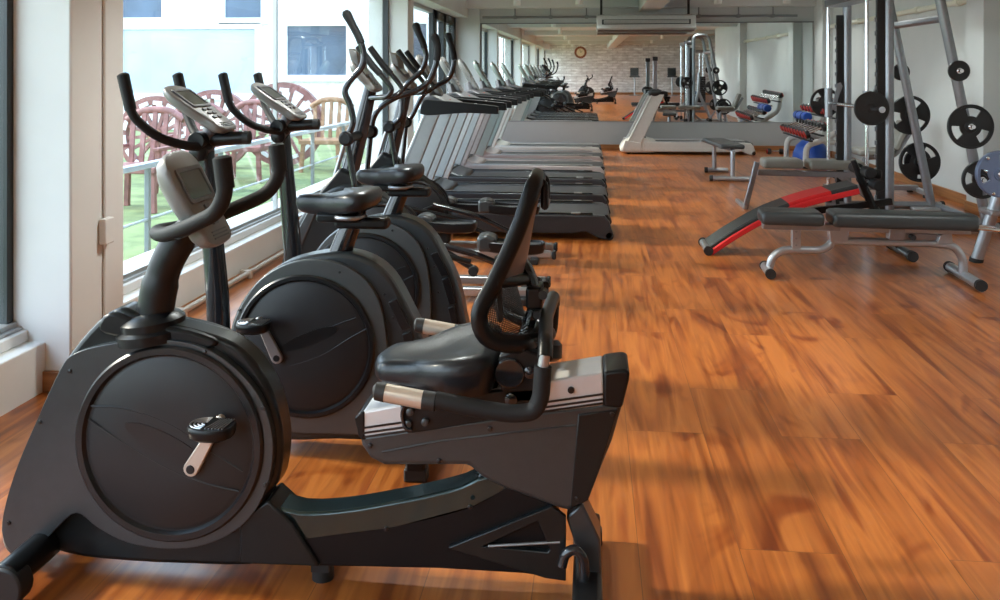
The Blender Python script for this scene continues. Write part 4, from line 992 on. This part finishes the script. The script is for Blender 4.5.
# curve of the board, centre line; width along y
Yb = onZ(712, 255).y+.16
cv = [(703, 247), (728, 230), (762, 211), (796, 198), (826, 190), (852, 184)]
C3 = [onY(a, b, Yb-.0) for a, b in cv]
top = spline(C3, 6)
def board(i0, i1, m, name, w0, w1, th0, th1, up=0.0):
    seg = top[i0:i1+1]; rs = []
    for k, p in enumerate(seg):
        a = top[max(i0+k-1, 0)]; b = top[min(i0+k+1, len(top)-1)]; t = (b-a).normalized(); n = Vector((-t.z, 0, t.x))
        f = (i0+k)/(len(top)-1); w = .15
        q = [(w0, th0), (w0, th1-.008), (w0+.008, th1), (w1-.008, th1), (w1, th1-.008), (w1, th0)]
        rs.append([Vector((p.x, Yb+yy, p.z))+n*zz for yy, zz in q])
    return MB().rings(rs).build(name, m, sb, sharp=30)
n_ = len(top)-1
board(0, n_, 'vinyl_red', 'edge_trim', -.165, .165, -.055, -.016)
board(0, n_, 'matte_black', 'board', -.15, .15, -.060, -.040)
board(0, 16, 'vinyl_pad', 'lower_pad', -.15, .15, -.018, .012)
board(16, 24, 'vinyl_red', 'centre_panel', -.152, .152, -.018, .013)
board(24, n_, 'vinyl_pad', 'upper_pad', -.15, .15, -.018, .012)
e0 = C3[0]
MB().cyl((e0.x+.02, Yb-.18, .035), (e0.x+.02, Yb+.18, .035), .030).build('floor_bar', 'steel', sb)
for y in (-.19, .165): MB().cyl((e0.x+.02, Yb+y, .035), (e0.x+.02, Yb+y+.025, .035), .036).build('floor_cap', 'rubber', sb)
q0 = onY(800, 208, Yb); q1 = onY(885, 200, Yb)
MB().bar((q0.x, Yb, q0.z-.035), (q1.x+.05, Yb, q1.z-.01), .05, .05).build('support_beam', 'black_plastic', sb, .006)
lg = [onY(853, 160, Yb), onY(862, 182, Yb), onY(872, 205, Yb), onY(884, 232, Yb)]
MB().tube([Vector((lg[0].x, Yb, lg[0].z)), Vector((lg[1].x, Yb, lg[1].z)), Vector((lg[2].x, Yb, lg[2].z)), Vector((lg[3].x+.12, Yb, .05))], [.022, .030, .034, .030], 12).build('rear_post', 'black_plastic', sb)
MB().cyl((lg[3].x+.12, Yb-.26, .04), (lg[3].x+.12, Yb+.2, .04), .034).build('rear_foot', 'gun_shell', sb)
for y in (-.28, .18): MB().cyl((lg[3].x+.12, Yb+y, .04), (lg[3].x+.12, Yb+y+.05, .04), .040).build('foot_cap', 'rubber', sb)
for a, b in ((862, 170), (870, 182)):
    p = onY(a, b, Yb); q = MB().cyl((p.x, Yb-.22, p.z), (p.x, Yb+.22, p.z), .012).build('roller_bar', 'steel', sb)
    for s in (-1, 1): MB().cyl((p.x, Yb+s*.08, p.z), (p.x, Yb+s*.23, p.z), .042).build('foam_roller', 'grip_foam', q, .008)
p = onY(884, 176, Yb-.2); MB().cyl((p.x-.08, Yb, p.z), (p.x+.03, Yb-.05, p.z-.005), .035).build('thigh_roller', 'grip_foam', sb, .008)
# --- small flat bench near the mirror
a = onZ(710, 182)
sm = thing('flat_bench', (a.x+.2, a.y, 0), 'small flat bench with a black pad near the lone cream treadmill', 'bench')
x = a.x; y = a.y
w0 = onZ(712, 181); w1 = onZ(757, 182)
bz = .44
tp = [onZ(712, 143, bz), onZ(728, 152, bz), onZ(749, 151, bz), onZ(735, 142, bz)]
MB().cyl((w0.x, w0.y, .035), (w0.x+.52, w0.y-.05, .035), .032).build('floor_bar', 'steel_light', sm)
MB().cyl((w0.x-.03, w0.y, .035), (w0.x+.01, w0.y, .035), .040).build('foot_cap', 'rubber', sm)
MB().cyl((w0.x+.05, w0.y+1.0, .035), (w0.x+.35, w0.y+1.0, .035), .032).build('floor_bar', 'steel_light', sm)
MB().cyl((w0.x+.03, w0.y+1.0, .035), (w0.x+.07, w0.y+1.0, .035), .040).build('foot_cap', 'rubber', sm)
MB().tube(fillet([(w0.x+.26, w0.y, .04), (w0.x+.26, w0.y, .40), (w0.x+.26, w0.y+.1, .41)], .05), .03).build('leg', 'steel_light', sm)
MB().tube(fillet([(w0.x+.16, w0.y+1.0, .04), (w0.x+.16, w0.y+1.0, .40), (w0.x+.16, w0.y+.9, .41)], .05), .03).build('leg', 'steel_light', sm)
MB().bar((w0.x+.26, w0.y+.05, .40), (w0.x+.16, w0.y+.95, .40), .05, .04).build('pad_frame', 'steel', sm)
pad([(w0.x+.11, w0.y-.05), (w0.x+.41, w0.y-.05), (w0.x+.31, w0.y+1.15), (w0.x+.01, w0.y+1.15)], .415, .475, 'vinyl_pad', sm, 'pad')
# --- beige two-pad bench with slanted front leg
l0 = onZ(745, 209); Yc = l0.y+.0
db = thing('incline_bench', (l0.x+.6, Yc+.1, 0), 'bench with two beige-grey pads and a slanted steel front leg, behind the red one', 'bench')
l1 = onY(757, 162, Yc)
MB().bar((l0.x, Yc, .0), (l1.x, Yc, l1.z), .05, .05, (1, 0, 0)).build('slanted_leg', 'steel', db, .005)
MB().bx(l0.x-.02, l0.x+.02, Yc-.03, Yc+.5, 0, .04).build('front_foot', 'steel_light', db, .006)
m0 = onY(760, 172, Yc+.1); m1 = onY(880, 176, Yc+.1)
MB().bar((m0.x-.03, Yc+.08, m0.z), (m1.x, Yc+.08, m0.z-.02), .06, .06).build('main_beam', 'steel', db, .006)
MB().bar((m0.x+.75, Yc+.08, m0.z), (m0.x+1.15, Yc+.08, .05), .05, .05).build('rear_leg', 'steel', db, .006)
MB().bx(m0.x+1.12, m0.x+1.18, Yc-.2, Yc+.35, 0, .05).build('rear_foot', 'steel_light', db, .006)
pa = onY(766, 164, Yc-.08); pb = onY(806, 164, Yc-.08); pc = onY(812, 165, Yc-.08); pd_ = onY(868, 165, Yc-.08)
pad([(pa.x, Yc+.0), (pb.x, Yc+.0), (pb.x, Yc+.3), (pa.x, Yc+.3)], pa.z-.055, pa.z+.04, 'vinyl_grey', db, 'seat_pad')
pad([(pc.x, Yc+.0), (pd_.x, Yc+.0), (pd_.x, Yc+.3), (pc.x, Yc+.3)], pa.z-.065, pa.z+.03, 'vinyl_grey', db, 'back_pad')
# ============================================================ SMITH MACHINE
YA, YZ = 8.20, 9.50; XRD = 2.405; XU = 2.59; ZB = 1.085
def leg_x(z): return 3.02+(2.028-z)*.20
sm_ = thing('smith_machine', (2.9, 8.85, 0), 'tall silver guided-barbell rack with slanted rear legs on the right', 'weight machine')
for Y in (YA, YZ):
    MB().tube(fillet([(XU, Y, .04), (XU, Y, 2.30), (leg_x(2.30), Y, 2.30), (leg_x(.04), Y, .04)], .14, 6), .043, 16).build('side_frame', 'steel', sm_)
    MB().tube([(XU-.1, Y, .05), (3.52, Y, .05)], .04, 14).build('base_rail', 'steel', sm_)
    for x in (XU-.1, 3.52): MB().cyl((x-.015, Y, .05), (x+.015, Y, .05), .046).build('rail_cap', 'rubber', sm_)
    c = MB().bx(XU-.105, XU-.04, Y-.025, Y+.025, .08, 1.98 if Y == YZ else 2.2).build('catch_column', 'rubber', sm_, .003)
    for k in range(14): MB().bx(XU-.12, XU-.10, Y-.012, Y+.012, .28+k*.12, .32+k*.12).build('catch_peg', 'steel', c, .002)
    MB().cyl((XRD, Y, .08), (XRD, Y, 2.12), .017, n=14).build('guide_rod', 'chrome', sm_)
    MB().cyl((XRD, Y, .07), (XRD, Y, .16), .036).build('rod_stop', 'rubber', sm_)
    MB().bx(XRD-.03, XU, Y-.02, Y+.02, .03, .09).bx(XRD-.03, XU, Y-.02, Y+.02, 2.09, 2.15).build('rod_bracket', 'steel', sm_, .004)
MB().bx(XRD-.04, XU-.02, YA, YZ, 2.06, 2.13).build('top_plate', 'gun_shell', sm_, .008)
MB().tube([(XU+.1, YA, 2.28), (XU+.1, YZ, 2.28)], .036, 14).build('top_bar', 'steel', sm_)
MB().tube([(leg_x(1.87), YA, 1.87), (leg_x(1.87), YZ, 1.87)], .036, 14).build('rear_crossbar', 'steel', sm_)
MB().tube([(3.47, YA, .05), (3.47, YZ, .05)], .034, 14).build('base_crossbar', 'steel', sm_)
MB().bx(3.18, 3.52, YZ-.20, YZ-.06, .0, .05).build('foot_plate', 'steel_light', sm_, .015)
bb = thing('barbell', (XRD, 8.85, ZB), 'chrome barbell held across the guided rack, one black plate at each end', 'barbell')
MB().cyl((XRD, YA-.40, ZB), (XRD, YZ+.40, ZB), .0155, n=14).build('bar', 'chrome', bb)
for Y, s in ((YA, -1), (YZ, 1)):
    MB().cyl((XRD, Y+s*.07, ZB), (XRD, Y+s*.42, ZB), .027).build('sleeve', 'chrome', bb)
    k = MB().cyl((XRD, Y, ZB-.15), (XRD, Y, ZB+.15), .038).build('carriage', 'steel', bb)
    MB().prism([(XRD+.02, ZB-.07), (XRD+.06, ZB-.07), (XRD+.085, ZB+.04), (XRD+.13, ZB+.17), (XRD+.11, ZB+.21), (XRD+.08, ZB+.20), (XRD+.05, ZB+.08)], Y-s*.04-.007, Y-s*.04+.007).build('hook', 'steel', k, .002)
def plate(x, y, z, R, label, group, m='iron', th=.034, ax=-1, holes=3, rot=.5, hub='chrome', parent=None):
    """weight plate in the XZ plane with grip openings; ax: side its face looks to"""
    e = thing('weight_plate', (x, y, z), label, 'weight plate', group) if parent is None else parent
    if holes:
        hs_ = []
        for k in range(holes):
            a0 = rot+2*PI*k/holes-.42; a1 = a0+.84
            ring = [(x+R*.83*math.cos(a0+(a1-a0)*t/10), z+R*.83*math.sin(a0+(a1-a0)*t/10)) for t in range(11)] + [(x+R*.47*math.cos(a1-(a1-a0)*t/10), z+R*.47*math.sin(a1-(a1-a0)*t/10)) for t in range(11)]
            hs_.append([(p.x, p.y) for p in fillet([(a, b, 0) for a, b in ring], R*.05, 2, True)])
        MB().holed(circ2(x, z, R*.93, 48), hs_, y-th*.32, y+th*.32).build('disc', m, e, .003)
    else: MB().lathe([(0, -th*.4), (R*.93, -th*.4), (R*.93, th*.4), (0, th*.4)], (x, y, z), (0, 1, 0), 48).build('disc', m, e)
    MB().rings([[(x+r*math.cos(2*PI*k/56), y+h, z+r*math.sin(2*PI*k/56)) for k in range(56)] for r, h in ((R*.91, -th*.3), (R*.92, -th*.5), (R*.97, -th*.5), (R, -th*.3), (R, th*.3), (R*.97, th*.5), (R*.92, th*.5), (R*.91, th*.3), (R*.91, -th*.3))], cap=False).build('rim', m, e)
    MB().lathe([(.019, -th*.55), (R*.26, -th*.55), (R*.30, -th*.3), (R*.30, th*.3), (R*.26, th*.55), (.019, th*.55)], (x, y, z), (0, 1, 0), 28).build('hub', m, e)
    MB().lathe([(.018, -th*.62), (.025, -th*.62), (.025, th*.62), (.018, th*.62)], (x, y, z), (0, 1, 0), 24).build('bushing', hub, e)
    return e
plate(XRD, YA-.13, ZB, .147, 'black plate on the near end of the barbell in the guided rack', None, holes=0)
plate(XRD, YZ+.13, ZB, .150, 'black plate on the far end of the barbell in the guided rack', None, holes=3)
G = 'black grip plates on the slanted legs of the rack'
def peg(Y, z, s, ln=.15):
    x = leg_x(z); MB().cyl((x, Y, z), (x, Y+s*ln, z), .017).build('plate_peg', 'chrome', sm_)
    MB().cyl((x, Y+s*.03, z), (x, Y+s*.043, z), .038).build('peg_collar', 'chrome', sm_)
    return x
for z, R, hl, lb in ((1.41, .090, 0, 'small black plate topmost on the near slanted leg of the rack'), (.93, .192, 3, 'largest black three-hole plate, in the middle of the near slanted leg'), (.475, .165, 3, 'black three-hole plate lowest on the near slanted leg, just above the bench')):
    x = peg(YA, z, -1); plate(x, YA-.085, z, R, lb, G, holes=hl, rot=.5+z)
for z, R, hl, lb in ((1.40, .087, 0, 'small black plate topmost on the far slanted leg of the rack'), (.96, .20, 3, 'black three-hole plate in the middle of the far slanted leg'), (.48, .205, 3, 'black ring-rimmed plate lowest on the far slanted leg, in front of the right wall')):
    x = peg(YZ, z, 1); plate(x, YZ+.085, z, R, lb, G, holes=hl, rot=.3+z)
plate(leg_x(.48), YZ+.145, .48, .135, 'smaller black plate behind the ring-rimmed one on the far slanted leg', G, holes=0)

# ------------------------------------------------------------ plate stand at the right picture edge
st = thing('plate_stand', (3.0, 6.4, 0), 'silver A-shaped stand at the right picture edge carrying the grey-blue plate', 'weight stand')
b0 = onZ(976, 262); t0 = Vector((b0.x+.20, b0.y-.10, .78))
MB().cyl(b0, t0, .042).build('leg', 'steel_light', st)
MB().cyl(b0, b0+Vector((.004, -.002, .03)), .048).build('foot_cap', 'rubber', st)
MB().cyl((b0.x+.55, b0.y-.1, 0), t0, .042).build('leg', 'steel_light', st)
MB().cyl((b0.x+.55, b0.y-.1, 0), (b0.x+.54, b0.y-.1, .03), .048).build('foot_cap', 'rubber', st)
MB().cyl(t0+Vector((0, .0, -.05)), t0+Vector((.02, .02, .55)), .036).build('mast', 'steel_light', st)
MB().bx(b0.x+.04, b0.x+.42, b0.y-.16, b0.y+.06, .36, .40).build('shelf_plate', 'steel_light', st, .01)
pc_ = onY(1000, 174, t0.y-.2)
MB().cyl((t0.x, pc_.y+.2, pc_.z), (pc_.x, pc_.y+.18, pc_.z), .03).cyl((pc_.x, pc_.y+.2, pc_.z), (pc_.x, pc_.y-.08, pc_.z), .017).build('plate_peg', 'chrome', st)
MB().lathe([(.0, -.02), (.024, -.02), (.024, .0), (.0, .0)], pc_+Vector((0, -.08, 0)), (0, -1, 0)).build('peg_end', 'chrome', st)
e = plate(pc_.x, pc_.y, pc_.z, .165, 'grey-blue grip plate on the silver stand, cut by the right picture edge', None, m='plate_blue', th=.045, rot=1.2)
for k in range(3):
    a = .15+2*PI*k/3; MB().lathe([(0, 0), (.014, 0), (.010, .008), (0, .01)], (pc_.x+.145*math.cos(a), pc_.y-.022, pc_.z+.145*math.sin(a)), (0, -1, 0), 12).build('rivet', 'chrome', e)

# ------------------------------------------------------------ seated machine behind the rack
lm = thing('leg_machine', (3.1, 10.6, 0), 'low grey seated leg machine behind the guided rack, by the right wall', 'weight machine')
x, y = 3.25, 10.7
MB().bx(x-.5, x+.45, y-.03, y+.03, .05, .11).build('base_beam', 'steel', lm, .008)
for xx in (x-.5, x+.45): 
    MB().bx(xx-.03, xx+.03, y-.3, y+.3, .03, .08).build('foot', 'steel_light', lm, .008)
    for yy in (y-.26, y+.26): MB().cyl((xx, yy, 0), (xx, yy, .03), .035).build('foot_pad', 'rubber', lm)
MB().tube(fillet([(x-.15, y, .1), (x-.15, y, .42), (x+.2, y, .44), (x+.38, y, .75)], .08), .03).build('frame', 'steel', lm)
pad([(x-.25, y-.17), (x+.15, y-.17), (x+.15, y+.17), (x-.25, y+.17)], .45, .53, 'vinyl_grey', lm, 'seat_pad')
MB().bar((x+.16, y, .52), (x+.30, y, .84), .34, .07, (1, 0, 0)).build('back_pad', 'vinyl_grey', lm, .02)
MB().tube([(x-.28, y, .42), (x-.42, y, .20)], .022).build('lever', 'steel', lm)
for s in (-1, 1): MB().cyl((x-.42, y+s*.03, .20), (x-.42, y+s*.22, .20), .045).build('ankle_roller', 'grip_foam', lm, .01)

# ============================================================ DUMBBELL RACK
dr = thing('dumbbell_rack', (3.4, 14.2, 0), 'two-tier dumbbell rack on beige curved legs in the far right corner', 'dumbbell rack')
Y0, Y1 = 13.3, 15.1
for Y in (13.45, 14.75):
    MB().tube(fillet([(3.08, Y, .03), (3.10, Y, .34), (3.32, Y, .40), (3.66, Y, .62), (3.70, Y, .92)], .10, 5), .042, 14).build('side_leg', 'cream_plastic', dr)
    MB().tube(fillet([(3.34, Y, .40), (3.66, Y, .36), (3.72, Y, .03)], .10, 5), .042, 14).build('side_leg', 'cream_plastic', dr)
    for xx in (3.08, 3.72): MB().cyl((xx, Y, 0), (xx, Y, .03), .05).build('foot_pad', 'rubber', dr)
tiers = ((3.20, .47, 'lower'), (3.52, .80, 'upper'))
for x, z, nm in tiers:
    for dx in (-.07, .09): MB().bar((x+dx, Y0, z+dx*.5-.03), (x+dx, Y1, z+dx*.5-.03), .05, .02).build('tray_rail', 'rubber', dr, .004)
def dumbbell(x, y, z, L, R, label, group, tilt=.42, head='red_rubber'):
    e = thing('dumbbell', (x, y, z), label, 'dumbbell', group)
    ax = Vector((math.cos(tilt), 0, math.sin(tilt))); c = Vector((x, y, z))
    MB().cyl(c-ax*L*.5, c+ax*L*.5, .014, n=12).build('handle', 'chrome', e)
    for s in (-1, 1):
        MB().lathe([(R*.7, 0), (R, .012), (R, .05), (R*.88, .065)], c+ax*s*(L*.5-.035), ax*s, 8).build('head', 'iron', e, sharp=20)
        MB().lathe([(R*.86, .0), (R*.86, .012), (R*.7, .016), (0, .016)], c+ax*s*(L*.5+.028), ax*s, 8).build('end_cap', head, e, sharp=20)
    return e
posw = ['nearest the camera', 'second', 'third', 'fourth', 'fifth', 'sixth', 'seventh', 'eighth', 'farthest, next to the mirror']
for x, z, nm in tiers:
    for k in range(9):
        y = Y0+.10+k*.20
        dumbbell(x+.01, y, z+.085, .26, .072-.002*k, 'red-ended black dumbbell on the %s tier of the rack, %s%s' % (nm, posw[k], ' along it' if k in range(1, 8) else ''), 'red-ended dumbbells on the rack')
bbg = tag(MB().rings([[(3.34+rx*math.cos(2*PI*k/28)*(1+.06*math.sin(3*2*PI*k/28)), 14.15+ry*math.sin(2*PI*k/28), z) for k in range(28)] for rx, ry, z in ((.22, .36, 0), (.27, .42, .03), (.26, .40, .16), (.21, .36, .27), (.14, .28, .345), (.05, .15, .36))]).build('exercise_bag', 'blue_vinyl', sharp=80), 'blue soft exercise bag on the floor under the dumbbell rack', 'bag')
MB().tube(fillet([(3.34, 14.05, .35), (3.34, 14.07, .39), (3.34, 14.23, .39), (3.34, 14.25, .35)], .03), .012).build('strap', 'rubber', bbg)
bm_ = tag(MB().cyl((3.36, 14.5, .695), (3.36, 15.25, .695), .07).build('rolled_mat', 'blue_vinyl', bev=.01), 'blue rolled exercise mat lying on the rack between the two dumbbell tiers', 'mat')
MB().torus((3.36, 14.7, .695), .072, .006).build('mat_strap', 'rubber', bm_)
MB().torus((3.36, 15.05, .695), .072, .006).build('mat_strap', 'rubber', bm_)
w = onZ(770, 152)
dumbbell(w.x, 15.7, .05, .20, .05, 'small red dumbbell lying on the floor in front of the mirror', None, tilt=0)

# ============================================================ BEHIND THE CAMERA (seen in the mirror)
def stool(x, y, label):
    e = thing('exercise_stool', (x, y, 0), label, 'stool', 'low black seats by the stone wall')
    MB().bx(x-.28, x+.28, y-.03, y+.03, 0, .05).bx(x-.03, x+.03, y-.28, y+.28, 0, .05).build('base', 'steel_light', e, .006)
    MB().cyl((x, y, .04), (x, y, .95), .035).build('post', 'steel_light', e)
    pad([(x-.26, y-.2), (x+.26, y-.2), (x+.26, y+.2), (x-.26, y+.2)], .95, 1.03, 'vinyl_pad', e, 'seat_pad')
    MB().bx(x-.22, x+.22, y-.24, y-.18, 1.03, 1.45).build('back_pad', 'vinyl_pad', e, .03)
stool(2.2, -14.2, 'black seat on a silver post by the stone wall, left one in the mirror')
stool(4.1, -14.0, 'black seat on a silver post by the stone wall, right one in the mirror')
cm = thing('cable_machine', (4.3, -3.2, 0), 'silver arched cable station seen in the mirror behind the guided rack', 'weight machine')
for y in (-3.5, -2.6):
    MB().tube(fillet([(3.7, y, .04), (3.7, y, 2.1), (4.7, y, 2.1), (4.9, y, .04)], .22, 6), .045, 14).build('arch', 'steel', cm)
    MB().bx(3.5, 5.1, y-.04, y+.04, 0, .07).build('base_rail', 'steel', cm, .008)
for k in range(12): MB().bx(4.12, 4.42, -3.2, -2.9, .10+k*.085, .178+k*.085).build('weight_slab', 'iron', cm, .004)
MB().cyl((4.2, -3.05, .05), (4.2, -3.05, 2.05), .014).cyl((4.34, -3.05, .05), (4.34, -3.05, 2.05), .014).build('guide_rods', 'chrome', cm)
MB().bx(3.9, 4.7, -3.52, -2.58, 2.05, 2.12).build('top_beam', 'steel', cm, .01)
pad([(3.75, -3.3), (4.05, -3.3), (4.05, -2.8), (3.75, -2.8)], .48, .56, 'vinyl_pad', cm, 'seat_pad')
MB().cyl((3.9, -3.05, 0), (3.9, -3.05, .48), .04).build('seat_post', 'steel', cm)

dup(rb, (.95, -6.3, 0), 'second recumbent exercise bike standing well behind the photographer, seen small in the mirror')
